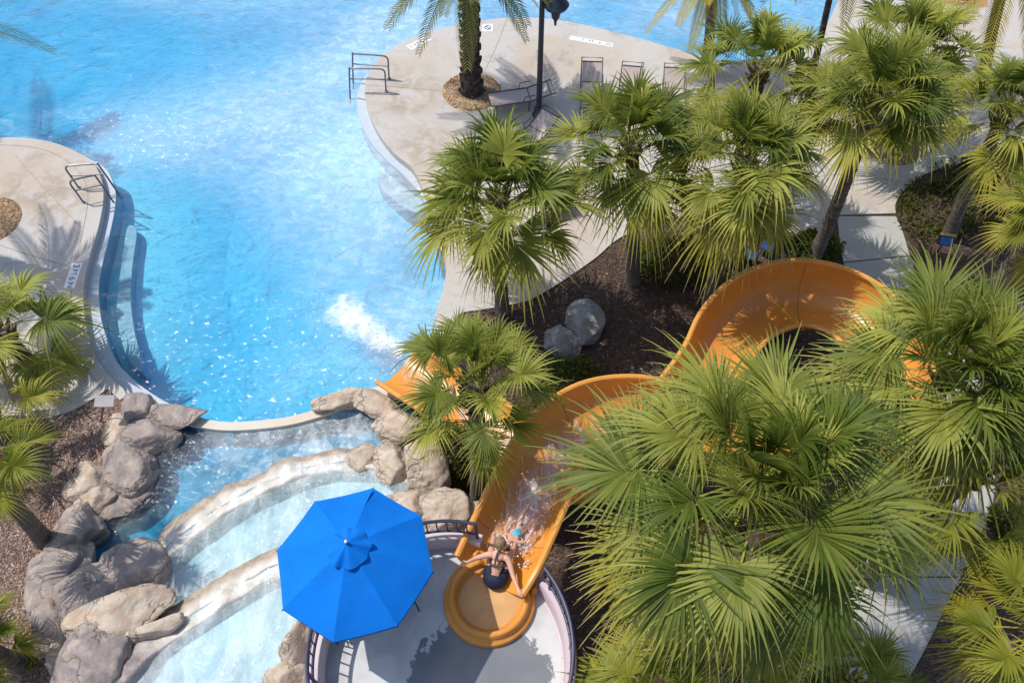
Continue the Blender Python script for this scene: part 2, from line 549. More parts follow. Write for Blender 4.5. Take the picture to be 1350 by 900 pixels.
def leaf_mat(name, dk, lt, yl, br, trans=.38):
    m = Mat(name)
    tint, tip, age = m.attr('tint'), m.attr('tip'), m.attr('age')
    c = m.mix(tint, dk, lt)
    y = m.math('MULTIPLY', age, m.rmp(tip, -.2, .9), clamp=True)
    c = m.mix(y, c, yl)
    c = m.mix(m.math('MULTIPLY', m.rmp(age, .15, .8, .25, 1), m.rmp(tip, .74, .98)), c, br)
    c = m.mix(m.rmp(age, 1.25, 1.6), c, (.26, .17, .09))
    p = m.pbr(c, .5, .25)
    t = m.n('BsdfTranslucent'); m.set(t.inputs[0], m.mix(.5, c, (.22, .30, .02)))
    mx = m.n('MixShader'); mx.inputs[0].default_value = trans
    m.t.links.new(p, mx.inputs[1]); m.t.links.new(t.outputs[0], mx.inputs[2])
    return m.done(mx.outputs[0])
M['fan'] = leaf_mat('fan_palm_leaf', (.078, .118, .017), (.39, .40, .075), (.52, .43, .05), (.52, .40, .22))
M['fan_y'] = leaf_mat('yellowing_fan_palm_leaf', (.11, .15, .016), (.40, .38, .05), (.50, .37, .03), (.52, .38, .18))
M['feather'] = leaf_mat('date_palm_leaf', (.05, .085, .025), (.11, .15, .05), (.26, .22, .06), (.30, .20, .08))
M['feather_y'] = leaf_mat('yellow_palm_leaf', (.24, .22, .03), (.40, .34, .05), (.55, .42, .05), (.5, .35, .1))
M['shrub'] = leaf_mat('shrub_leaf', (.026, .05, .012), (.07, .105, .02), (.16, .15, .03), (.15, .1, .04))
M['cover'] = leaf_mat('ground_cover_leaf', (.045, .062, .018), (.12, .125, .035), (.20, .15, .05), (.2, .13, .07))

# ------------------------------------------------------------------ ground, pool, deck
def P(pts, z): return [at(x, y, z) for x, y in pts]

ZD = 0.30       # deck
ZG = 0.25       # planting beds
left_edge = [(-420, 112), (-150, 108), (-95, 135), (-70, 170), (-35, 183), (20, 181), (66, 187), (100, 200), (122, 214), (134, 238), (136, 265), (129, 302), (118, 338), (111, 373), (110, 402), (116, 444), (129, 475), (151, 502), (171, 518)]
left_ledge = [(60, 196), (100, 202), (126, 214), (143, 227), (152, 252), (151, 277), (143, 315), (135, 347), (130, 378), (132, 413), (140, 444), (153, 475), (178, 502), (209, 524), (240, 540)]
right_edge = [(575, 445), (572, 420), (580, 395), (588, 355), (578, 305), (562, 262), (545, 224), (520, 202), (500, 177), (487, 150), (481, 124), (484, 100), (495, 82), (512, 67), (540, 52), (590, 36), (645, 26), (690, 23), (740, 27), (800, 40), (850, 53), (893, 65), (960, 80), (1030, 72), (1080, 45), (1105, 0), (1125, -60)]
right_ledge = [(500, 84), (482, 100), (471, 124), (473, 152), (485, 182), (506, 208), (535, 234), (560, 266), (580, 330)]

# left deck
edge = catmull(P(left_edge, ZD), 5)
lower = catmull(P([(171, 518), (158, 527), (142, 512)], ZD), 1)
mul = catmull(P([(142, 512), (112, 532), (80, 546), (30, 556), (-60, 560), (-260, 556)], ZD), 5)
o = slab_mb(edge + lower[1:-1] + mul + P([(-420, 400)], ZD), ZD, -1.3).build('left_pool_deck', M['deck'], smooth=False)
tag(o, kind='structure')
led = catmull(P(left_ledge, .06), 5)
o = slab_mb(led + P([(150, 545), (60, 470), (60, 300)], .06), .06, -1.3).build('left_coping_ledge', M['coping'], smooth=False)
tag(o, kind='structure')
# right deck
edge = catmull(P(right_edge, ZD), 5)
back = P([(1500, -60), (1800, 60), (1560, 150)], ZD)
hed = catmull(P([(1350, 190), (1300, 198), (1278, 209), (1220, 229), (1193, 250), (1181, 268), (1181, 281)], ZD), 4)
bed = P([(1104, 283), (1092, 318)], ZD) + catmull(P([(1058, 310), (1003, 297), (940, 287), (880, 288), (818, 313), (785, 340), (740, 371), (700, 394), (670, 402), (635, 408), (606, 414), (590, 440)], ZD), 4)
o = slab_mb(edge + back + hed + bed, ZD, -1.3).build('right_pool_deck', M['deck'], smooth=False)
tag(o, kind='structure')
led = catmull(P(right_ledge, .06), 5)
o = slab_mb(led + P([(640, 330), (640, 120), (560, 70)], .06), .06, -1.3).build('right_coping_ledge', M['coping'], smooth=False)
tag(o, kind='structure')
# floor of the pool sloping up towards the entry ledges
def floor_slope(px, side, nm):
    base = resample(catmull(P(px, 0), 5), 50)
    rows = []
    for i, p in enumerate(base):
        t = (base[min(i + 1, 49)] - base[max(i - 1, 0)]); t.z = 0; t.normalize()
        s_ = t.cross(UP) * side
        w_ = min(1, min(i, 49 - i) / 17); w_ = w_ * w_ * (3 - 2 * w_)
        rows.append([V((p.x, p.y, 0)) + s_ * u + UP * (-1.24 + w_ * .74 * (1 - min(1, max(0, (u / 3.0))) ** .9)) for u in (-.3, 0, .4, .8, 1.2, 1.6, 2.0, 2.4, 2.8, 3.1)])
    tag(MB().grid(rows).build(nm, M['pool_floor'], angle=None), kind='structure')
floor_slope(left_ledge, -1, 'left_pool_floor_slope')
floor_slope(right_ledge, 1, 'right_pool_floor_slope')
# submerged bench steps
for pts, nm in (([(168, 300), (160, 350), (154, 400), (158, 440), (170, 475), (188, 490), (183, 462), (176, 430), (172, 390), (175, 345), (180, 305)], 'left_pool_step'),
                ([(497, 232), (505, 250), (525, 268), (548, 280), (560, 270), (540, 252), (515, 236), (503, 226)], 'right_pool_step')):
    z = -.35 if 'left' in nm else -.22
    o = slab_mb(catmull(P(pts, z), 4, True), z, -1.3).build(nm, M['coping'], smooth=False)
    tag(o, kind='structure')
# walkway
wl = catmull(P([(1104, 285), (1112, 345), (1135, 430), (1165, 560), (1150, 690), (1085, 830), (1040, 900), (1000, 990)], ZD - .01), 4)
wr = catmull(P([(1180, 990), (1198, 900), (1222, 850), (1280, 730), (1312, 640), (1290, 500), (1240, 420), (1208, 360), (1190, 305), (1181, 285)], ZD - .01), 4)
o = slab_mb(wl + wr, ZD - .012, -.2).build('walkway', M['path'], smooth=False)
tag(o, kind='structure')
mb = MB()
for a, b in (((1108, 346), (1201, 337)), ((1162, 560), (1300, 545)), ((1120, 760), (1270, 760))):
    A, B = at(*a, ZD), at(*b, ZD)
    mb.box(((A + B) / 2).to_tuple()[:2] + (ZD - .009,), ((B - A).length, .03, .004), Matrix.Rotation(math.atan2(B.y - A.y, B.x - A.x), 3, 'Z'))
jm = simple('dark_joint', (.08, .075, .07), .9, .1)
tag(mb.build('walkway_joint', jm, smooth=False), kind='structure')
def strip_line(pts_px, z, wid, name):
    pts = resample(catmull(P(pts_px, z), 5), 40)
    rows = []
    for i, p in enumerate(pts):
        t = (pts[min(i + 1, 39)] - pts[max(i - 1, 0)]).normalized(); s = t.cross(UP) * wid / 2
        rows.append([p - s, p + s])
    tag(MB().grid(rows).build(name, M['joint_soft'], smooth=False), kind='structure')
M['joint_soft'] = simple('weathered_joint', (.30, .26, .22), .9, .1)
strip_line([(-20, 191), (25, 192), (60, 198), (90, 213), (110, 235), (116, 262), (108, 310), (98, 350), (93, 395), (98, 440), (110, 480), (135, 512)], ZD + .004, .018, 'deck_joint')

strip_line([(484, 112), (560, 118), (590, 122)], ZD + .004, .018, 'deck_joint')
strip_line([(655, 128), (700, 190), (720, 240)], ZD + .004, .018, 'deck_joint')
strip_line([(640, 92), (655, 60), (668, 25)], ZD + .004, .018, 'deck_joint')
strip_line([(-60, 300), (20, 330), (94, 352)], ZD + .004, .018, 'deck_joint')
strip_line([(20, 205), (60, 250), (107, 300)], ZD + .004, .014, 'deck_joint')
strip_line([(1020, 250), (1100, 230), (1190, 240)], ZD + .004, .018, 'deck_joint')
strip_line([(600, 360), (680, 345), (760, 350)], ZD + .004, .018, 'deck_joint')
# ground sheet with a hole for the pool and the basins
hole = P([(-400, -40), (-20, -60), (-10, -120), (700, -130), (1160, -110), (1130, 20), (1060, 90), (900, 90), (760, 60), (640, 45), (540, 75), (520, 120), (560, 180), (625, 260), (640, 320), (610, 420), (560, 520), (555, 600), (560, 690), (560, 760), (430, 1000), (90, 1000), (60, 830), (80, 740), (120, 640), (140, 560), (150, 520), (90, 440), (80, 330), (100, 260), (60, 215), (-20, 205), (-90, 200), (-130, 150), (-400, 150)], ZG)
S = 900
outer = [V((-S, -S, ZG)), V((S, -S, ZG)), V((S, S, ZG)), V((-S, S, ZG))]
hole2 = [V((p.x, p.y, ZG)) for p in hole]
allp = outer + hole2
mb = MB()
fs = []
for t in tessellate_polygon([outer, hole2]):
    a, b, c = (allp[i] for i in t)
    fs.append(tuple(t) if (b - a).cross(c - a).z > 0 else tuple(reversed(t)))
mb.add(allp, fs)
n = len(hole2)
mb.add([p for p in hole2] + [V((p.x, p.y, -1.3)) for p in hole2], [(i, n + i, n + (i + 1) % n, (i + 1) % n) for i in range(n)])
tag(mb.build('ground', M['mulch'], smooth=False), kind='structure')
# left planting bed (redder bark, sunlight put into its colour)
lb = P([(162, 525), (142, 513), (112, 533), (80, 547), (30, 557), (-60, 561), (-260, 557), (-420, 700), (-300, 1100), (200, 1100), (120, 900), (60, 800), (110, 690), (150, 590)], ZG)
tag(slab_mb(lb, ZG + .012, -1.3).build('planting_bed', M['mulch_red'], smooth=False), kind='structure')

mb = MB().box((-8, 24, -1.25), (70, 60, .06))
tag(mb.build('pool_floor', M['pool_floor'], smooth=False), kind='structure')
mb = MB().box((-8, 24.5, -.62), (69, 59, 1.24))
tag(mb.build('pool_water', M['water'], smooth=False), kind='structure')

# ------------------------------------------------------------------ basins, weir, ledges
weir_far = catmull(P([(196, 522), (230, 537), (268, 551), (300, 556), (340, 554), (380, 549), (420, 538), (470, 518), (520, 500), (545, 470)], .30), 5)
weir_near = catmull(P([(190, 536), (225, 552), (265, 563), (300, 567), (342, 565), (385, 559), (425, 548), (475, 530), (545, 520), (575, 470)], .30), 5)
o = slab_mb(weir_far + weir_near[::-1], .30, -1.3).build('overflow_weir', M['weir'], smooth=False)
tag(o, 'pale curved concrete weir between the blue pool and the lowest cascade basin', 'weir')

ledge1_far = [(120, 800), (150, 772), (185, 735), (212, 692), (262, 655), (320, 622), (385, 598), (450, 584), (510, 590), (560, 600)]
ledge1_near = [(170, 830), (190, 800), (210, 772), (235, 738), (285, 700), (345, 662), (415, 633), (480, 626), (530, 640), (580, 660)]
ledge2_far = [(110, 900), (150, 860), (185, 815), (235, 785), (290, 752), (335, 722), (372, 708), (420, 690), (480, 690), (540, 700)]
ledge2_near = [(150, 940), (190, 900), (215, 866), (258, 838), (312, 805), (370, 772), (425, 752), (480, 745), (540, 750), (600, 760)]
def ledge(name, far, near, zf, zn, label, seed):
    m_ = 130; nn = 26
    fa = resample(catmull(P(far, zf), 6), m_); ne = resample(catmull(P(near, zn), 6), m_)
    rows, ac, al = [], [], []
    for i in range(m_):
        u = i / (m_ - 1)
        row = []
        for k in range(nn):
            t = k / (nn - 1)
            p = fa[i].lerp(ne[i], t)
            # far face, broad wet top, near face under the upper water
            if t < .12: z = (zf - .75) + .75 * (t / .12) ** .6
            elif t < .80: z = zf + (zn - zf) * (t - .12) / .68 + .05 * math.sin((t - .12) / .68 * math.pi)
            else: z = zn - .45 * ((t - .8) / .2)
            q = V((p.x * 1.1, p.y * 1.1, seed))
            nz = mnoise.fractal(q, 1, 2, 5) * .13 + mnoise.noise(q * 3.1) * .05
            amp = 1 if .1 < t < .8 else .3
            sh = mnoise.noise(V((p.x * 1.3, p.y * 1.3, seed + 7))) * .16 + mnoise.noise(V((p.x * 4, p.y * 4, seed + 9))) * .05
            d = (ne[i] - fa[i]); d.z = 0; d.normalize()
            lift = .30 * max(0, 1 - u / .2) * max(0, math.sin(min(1, max(0, t)) * math.pi))
            row.append(V((p.x, p.y, z + nz * amp + lift)) + d * sh * (1 - t * .7))
            ac.append(t); al.append(u)
        rows.append(row)
    mb = MB().grid(rows)
    mb.a['across'] = ac; mb.a['along'] = al
    o = mb.build(name, M['ledge'], angle=None)
    return tag(o, label, 'rock ledge')
ledge('rock_ledge', ledge1_far, ledge1_near, .50, .78, 'long wet rock ledge between the lowest and the middle cascade basin', 1.0)
ledge('rock_ledge', ledge2_far, ledge2_near, .95, 1.22, 'pale rock ledge running under the umbrella above the middle cascade basin', 5.0)

def basin(poly, z, depth, mat, nm):
    pts = P(poly, z)
    tag(slab_mb(pts, z - depth, -1.28).build(nm + '_basin_floor', M['basin_floor'], smooth=False), kind='structure')
    tag(slab_mb(pts, z, z - depth - .1).build(nm + '_basin_water', mat, smooth=False), kind='structure')
mid1 = [((a[0] + b[0]) / 2, (a[1] + b[1]) / 2) for a, b in zip(ledge1_far, ledge1_near)]
mid2 = [((a[0] + b[0]) / 2, (a[1] + b[1]) / 2) for a, b in zip(ledge2_far, ledge2_near)]
basin([(110, 760), (150, 660), (185, 570), (200, 552), (228, 556), (265, 566), (300, 570), (342, 568), (385, 562), (425, 551), (475, 533), (530, 530), (575, 570)] + mid1[::-1], .2, .55, M['basin_low'], 'lower')
basin(mid1 + [(600, 690), (575, 725)] + mid2[::-1], .74, .35, M['basin_mid'], 'middle')
basin(mid2 + [(560, 800), (500, 960), (120, 990)], 1.18, .25, M['basin_mid'], 'upper')

# ------------------------------------------------------------------ boulders
def boulder(px, py, z, rx, ry, rz, rot, seed, mat, label, name='boulder', group=None, planes=10, rough=.10, sink=.25, tiltv=(0, 0)):
    """rx, ry in photo pixels at that spot, rz metres"""
    c = at(px, py, z)
    d = c.y * CP + (H - c.z) * SP
    k = d / F
    sin_ = (H - c.z) / (V((0, 0, H)) - c).length
    rx, ry = rx * k * 1.28, ry * k * 1.28 / max(.5, sin_)
    rng = random.Random(seed)
    ns = []
    for _ in range(planes):
        v = V((rng.gauss(0, 1), rng.gauss(0, 1), rng.gauss(.25, .8))).normalized()
        ns.append((v, rng.uniform(.56, .92)))
    bm = bmesh.new()
    bmesh.ops.create_icosphere(bm, subdivisions=5, radius=1)
    rm = Matrix.Rotation(R(rot), 3, 'Z') @ Matrix.Rotation(R(tiltv[0]), 3, 'X') @ Matrix.Rotation(R(tiltv[1]), 3, 'Y')
    for v in bm.verts:
        u = v.co.normalized()
        r = 1.0
        s = 1.0
        for n_, dd in ns:
            cc = u.dot(n_)
            if cc > .05: r = min(r, dd / cc)
        r = min(r, 1.08)
        r = .93 * r + .07
        q = u * 1.3 + V((seed * 3.7, seed * 1.3, 0))
        r += rough * mnoise.fractal(q, 1, 2.1, 5) + .03 * mnoise.noise(q * 7)
        p = V((u.x * rx, u.y * ry, u.z * rz)) * r
        v.co = rm @ p
    me = bpy.data.meshes.new(name)
    bm.to_mesh(me); bm.free()
    me.polygons.foreach_set('use_smooth', [True] * len(me.polygons))
    me.materials.append(mat)
    o = bpy.data.objects.new(name, me)
    o.location = (c.x, c.y, c.z)
    COL.objects.link(o)
    return tag(o, label, 'boulder', group)

RK, RT, RG = M['rock'], M['rock_tan'], M['rock_grey']
G1 = 'rocks lining the cascade'
B = [
 (184, 541, .35, 17, 24, .45, 10, 1, RK, 'upright grey rock at the left end of the pale weir'),
 (228, 546, .38, 42, 13, .24, -8, 2, RK, 'long log-shaped rock lying across the left end of the weir'),
 (196, 577, .3, 33, 22, .45, 20, 3, RK, 'broad grey rock just below the log-shaped rock'),
 (158, 568, .3, 20, 18, .3, 40, 4, RT, 'small cream rock beside the bark below the grey garden sign'),
 (172, 616, .32, 32, 27, .50, 25, 5, RK, 'dark purple rock with a shaded face by the lowest basin'),
 (122, 634, .3, 29, 20, .42, 25, 6, RT, 'cream angular rock with a crack, left of the dark purple rock'),
 (129, 656, .3, 24, 17, .32, 15, 7, RT, 'small pale wedge of rock under the cream angular rock'),
 (165, 655, .15, 36, 19, .25, 42, 8, RK, 'low grey rock half under water along the lowest basin'),
 (100, 703, .35, 34, 28, .5, 10, 9, RK, 'rounded purple grey rock beside the leaning trunk'),
 (82, 762, .4, 36, 46, .55, 5, 10, RK, 'tall lumpy rock left of the inner end of the long ledge'),
 (108, 752, .3, 22, 30, .45, 20, 11, RK, 'dark rock facing the tip of the lowest basin'),
 (78, 820, .5, 34, 36, .5, 20, 12, RK, 'smooth grey rock above the small spiky plant'),
 (118, 800, .7, 50, 40, .5, 30, 13, RK, 'wide purple rock where the long wet ledge begins'),
 (178, 752, .75, 36, 33, .45, 35, 14, RK, 'dark brown rock at the root of the long wet ledge'),
 (160, 812, 1.15, 58, 24, .42, 16, 15, RT, 'large cream rock with a rounded end between the two ledges'),
 (205, 828, 1.25, 34, 11, .22, 22, 16, RT, 'finger-shaped tan rock pointing over the highest basin'),
 (132, 868, 1.1, 48, 42, .6, 0, 17, RK, 'big purple boulder at the bottom beside the highest basin'),
 (95, 868, .5, 26, 28, .5, 0, 18, RT, 'pale rock squeezed between bark and the big purple boulder'),
 (448, 527, .42, 30, 12, .28, 18, 19, RT, 'tan log-shaped rock at the right end of the weir'),
 (497, 535, .38, 34, 13, .28, -28, 20, RT, 'brown slanting rock between the weir and the lower slide end'),
 (522, 560, .4, 26, 20, .35, -20, 21, RT, 'pinkish rock under the small palm, beside the lowest basin'),
 (478, 603, .70, 17, 16, .3, 0, 22, RT, 'small white rock in the right end of the long wet ledge'),
 (517, 612, .75, 28, 22, .4, -35, 23, RT, 'brown edged rock between the long ledge and the tall pale slab'),
 (562, 622, 1.0, 29, 36, .8, 5, 24, RT, 'tall pale slab of rock below the small palm'),
 (540, 672, 1.6, 34, 20, .5, -10, 25, RT, 'rounded cream rock just behind the blue umbrella'),
 (583, 680, 1.6, 30, 30, .6, -35, 26, RT, 'cream rock behind the short railing'),
 (612, 690, 1.2, 22, 26, .6, -20, 27, RT, 'tan rock tucked between the railing and the slide'),
 (397, 850, 1.5, 20, 38, .7, -8, 28, RT, 'smooth tan rock left of the curved parapet'),
 (382, 902, 1.3, 30, 22, .6, 10, 29, RT, 'brown cream rock at the bottom left of the parapet'),
]
for (px, py, z, rx, ry, rz, rot, seed, mat, lab) in B:
    boulder(px, py, z, rx, ry, rz, rot, seed, mat, lab, group=G1)
boulder(771, 430, .42, 23, 27, .42, 0, 41, RG, 'larger faceted grey boulder on the brown bark under the palms', group='grey boulders on the bark', planes=12, rough=.05)
boulder(739, 449, .36, 20, 21, .34, 30, 44, RG, 'smaller lighter grey boulder touching the larger faceted one', group='grey boulders on the bark', planes=12, rough=.05)

# ------------------------------------------------------------------ terrace
TC = V((-1.125, 3.625, 0)); TR = 2.02; ZT = 3.0
drum = [(TR + .17, -1.2), (TR + .17, ZT - .004), (0, ZT - .004)]
tag(MB().lathe(drum, (TC.x, TC.y, 0), 96).build('terrace_base', M['parapet']), 'round stuccoed terrace base that carries the slide start', 'terrace')
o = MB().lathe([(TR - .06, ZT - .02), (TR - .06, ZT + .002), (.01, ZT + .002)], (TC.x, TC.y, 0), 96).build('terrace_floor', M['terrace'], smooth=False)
tag(o, kind='structure')

def arc_wall(a0, a1, label, root_label, rail_span):
    rt = empty('parapet_wall', (TC.x, TC.y, ZT), label, 'wall', 'curved terrace walls')
    n_ = max(8, int(abs(a1 - a0) / 3))
    rows = []
    prof = [(TR - .02, 0), (TR - .02, .40), (TR + .0, .44), (TR + .15, .44), (TR + .17, .40), (TR + .17, -.3)]
    for i in range(n_ + 1):
        a = R(a0 + (a1 - a0) * i / n_)
        rows.append([V((r * math.cos(a), r * math.sin(a), z)) for r, z in prof])
    mb = MB().grid(rows)
    m0 = len(prof)
    mb.f.append(tuple(range(m0))); mb.f.append(tuple(reversed(range(n_ * m0, (n_ + 1) * m0))))
    mb.build('wall_body', M['parapet'], rt)
    rr = empty('safety_railing', (TC.x, TC.y, ZT), root_label, 'railing', 'navy terrace railings')
    a0, a1 = rail_span
    n_ = max(8, int(abs(a1 - a0) / 3)); RRd = TR + .075
    pt = lambda a, z, r=RRd: V((r * math.cos(R(a)), r * math.sin(R(a)), z))
    ang = [a0 + (a1 - a0) * i / n_ for i in range(n_ + 1)]
    MB().tube([pt(a, 1.04) for a in ang], .033, 8).build('top_rail', M['navy'], rr)
    MB().tube([pt(a, .60) for a in ang], .026, 8).build('bottom_rail', M['navy'], rr)
    L = abs(R(a1 - a0)) * RRd
    npk = int(L / .17)
    for i in range(npk + 1):
        a = a0 + (a1 - a0) * i / npk
        if i % 6 == 0 or i == npk:
            MB().tube([pt(a, .44), pt(a, 1.04)], .03, 8).build('post', M['navy'], rr)
        else:
            MB().tube([pt(a, .60), pt(a, 1.04)], .014, 6).build('baluster', M['navy'], rr)
arc_wall(74, 236, 'pink stucco parapet wall curving from the slide round under the umbrella', 'navy railing on the wall left of the slide, mostly behind the blue umbrella', (76, 234))
arc_wall(-56, 37, 'pale parapet wall to the right of the round slide tub', 'navy railing on the wall right of the slide tub', (-54, 37))

# ------------------------------------------------------------------ umbrella and chairs
def umbrella():
    c = V((-2.438, 4.621, 5.1)); Rr = 1.235; hgt = .62
    rt = empty('patio_umbrella', (c.x, c.y, ZT), 'bright blue octagonal patio umbrella open over the terrace', 'umbrella')
    z0 = c.z - ZT
    angs = [R(37 + 45 * k) for k in range(8)]
    mb = MB()
    K, Lr = 8, 8
    for k in range(8):
        a, b = angs[k], angs[(k + 1) % 8]
        A = V((math.cos(a), math.sin(a), 0)); Bv = V((math.cos(b), math.sin(b), 0))
        rows = []
        for i in range(Lr + 1):
            t = .07 + .93 * i / Lr
            row = []
            for j in range(K + 1):
                s = j / K
                p = A.lerp(Bv, s) * Rr * t
                sag = math.sin(s * math.pi)
                z = z0 + hgt * (1 - t) + .03 * math.sin(t * math.pi) - .035 * sag * t
                if i == Lr: pass
                row.append(V((p.x, p.y, z)))
            rows.append(row)
        # valance
        row = []
        for j in range(K + 1):
            q = rows[-1][j]
            row.append(V((q.x * 1.003, q.y * 1.003, q.z - .05)))
        rows.append(row)
        mb.grid(rows)
    cano = mb.build('canopy', M['canvas'], rt, angle=12)
    mb = MB()
    rng = random.Random(4)
    nA = 64; rows = []
    for i in range(7):
        t = i / 6
        row = []
        for k in range(nA + 1):
            a = 2 * math.pi * k / nA
            wv = math.sin(a * 8) * .5 + math.sin(a * 5 + 1) * .3 + math.sin(a * 11) * .2
            r = .02 + (.30 + .035 * wv) * t
            z = z0 + hgt + .10 - .20 * t + .035 * wv * t * t
            row.append(V((r * math.cos(a), r * math.sin(a), z)))
        rows.append(row)
    mb.grid(rows).build('vent_cap', M['canvas'], rt)
    for k in range(8):
        a = angs[k]
        A = V((math.cos(a), math.sin(a), 0))
        MB().tube([A * .05 + V((0, 0, z0 + hgt - .05)), A * Rr * .5 + V((0, 0, z0 + hgt * .5 - .0)), A * (Rr + .02) + V((0, 0, z0 - .03))], .01, 6).build('rib', M['blackm'], rt)
    MB().tube([(0, 0, .05), (0, 0, z0 + hgt + .12)], .024, 10).build('pole', M['blackm'], rt)
    MB().lathe([(0, .2), (.018, .19), (.026, .17), (.018, .14), (.012, .1)], (0, 0, z0 + hgt - .0), 12).build('finial', M['tile'], rt)
    MB().lathe([(.05, .14), (.06, .1), (.26, .08), (.28, .05), (.28, .0)], (0, 0, 0.002), 24).build('base_weight', M['blackm'], rt)
    mb = MB()
    # tie strap lying on the far panel
    t0 = at(489, 648, 5.14) - V((c.x, c.y, ZT)); t1 = at(478, 670, 5.26) - V((c.x, c.y, ZT))
    s = V((.03, .01, 0)); dz = V((0, 0, .05))
    mb.grid([[t0 - s * .5 + dz, t0 + s + dz], [t1 - s + dz * 1.3, t1 + s * 1.5 + dz * 1.6]]).build('tie_strap', M['canvas'], rt)
umbrella()

def chair(loc, rz, label):
    rt = empty('patio_chair', loc, label, 'chair', 'chairs under the blue umbrella', rz)
    MB().grid([[V((x, -.22 + .44 * j / 6, .43 + .015 * math.cos(j)))for j in range(7)] for x in (-.24, .24)]).build('seat', M['sling'], rt)
    MB().grid([[V((x, .22 + .12 * j / 6, .45 + .42 * j / 6)) for j in range(7)] for x in (-.24, .24)]).build('backrest', M['sling'], rt)
    for s in (-1, 1):
        MB().tube([(s * .27, -.27, .0), (s * .27, -.23, .62), (s * .27, .2, .64)], .014, 6).build('leg', M['blackm'], rt)
        MB().tube([(s * .27, .34, 0), (s * .26, .22, .43), (s * .25, .36, .92)], .014, 6).build('leg', M['blackm'], rt)
        MB().tube([(s * .27, -.25, .42), (s * .27, .22, .44)], .012, 6).build('seat_rail', M['blackm'], rt)
    return rt
p = at(478, 838, ZT)
chair((p.x - .28, p.y + .22, ZT + .003), R(25), 'dark framed chair whose feet show below the near edge of the blue umbrella')
p = at(550, 800, ZT)
chair((p.x - .18, p.y + .25, ZT + .003), R(80), 'dark framed chair whose feet show at the right edge of the blue umbrella')

# ------------------------------------------------------------------ water slide
zf = [ # px, py, rim-mid height, width, left wall, right wall   (direction of travel)
 (645, 758, 3.40, 1.30, .30, .30),
 (662, 726, 3.54, 1.36, .46, .46),
 (680, 688, 3.48, 1.38, .56, .50),
 (704, 636, 3.40, 1.40, .60, .50),
 (735, 585, 3.30, 1.42, .66, .48),
 (780, 551, 3.18, 1.42, .72, .46),
 (835, 540, 3.06, 1.42, .66, .48),
 (900, 547, 2.95, 1.42, .55, .55),
 (980, 560, 2.82, 1.42, .45, .62),
 (1070, 568, 2.70, 1.42, .42, .75),
 (1145, 538, 2.58, 1.44, .40, .85),
 (1178, 485, 2.46, 1.46, .38, .90),
 (1150, 428, 2.34, 1.48, .38, .92),
 (1105, 396, 2.24, 1.48, .38, .92),
 (1050, 386, 2.16, 1.48, .38, .92),
 (998, 402, 2.08, 1.48, .38, .90),
 (962, 436, 1.98, 1.46, .40, .84),
 (936, 486, 1.88, 1.42, .44, .70),
 (882, 552, 1.72, 1.40, .50, .55),
 (815, 604, 1.54, 1.40, .58, .46),
 (750, 622, 1.38, 1.40, .66, .42),
 (690, 596, 1.20, 1.40, .60, .42),
 (625, 545, 1.04, 1.36, .46, .42),
 (570, 508, .92, 1.34, .42, .42),
 (522, 478, .82, 1.34, .40, .40),
]
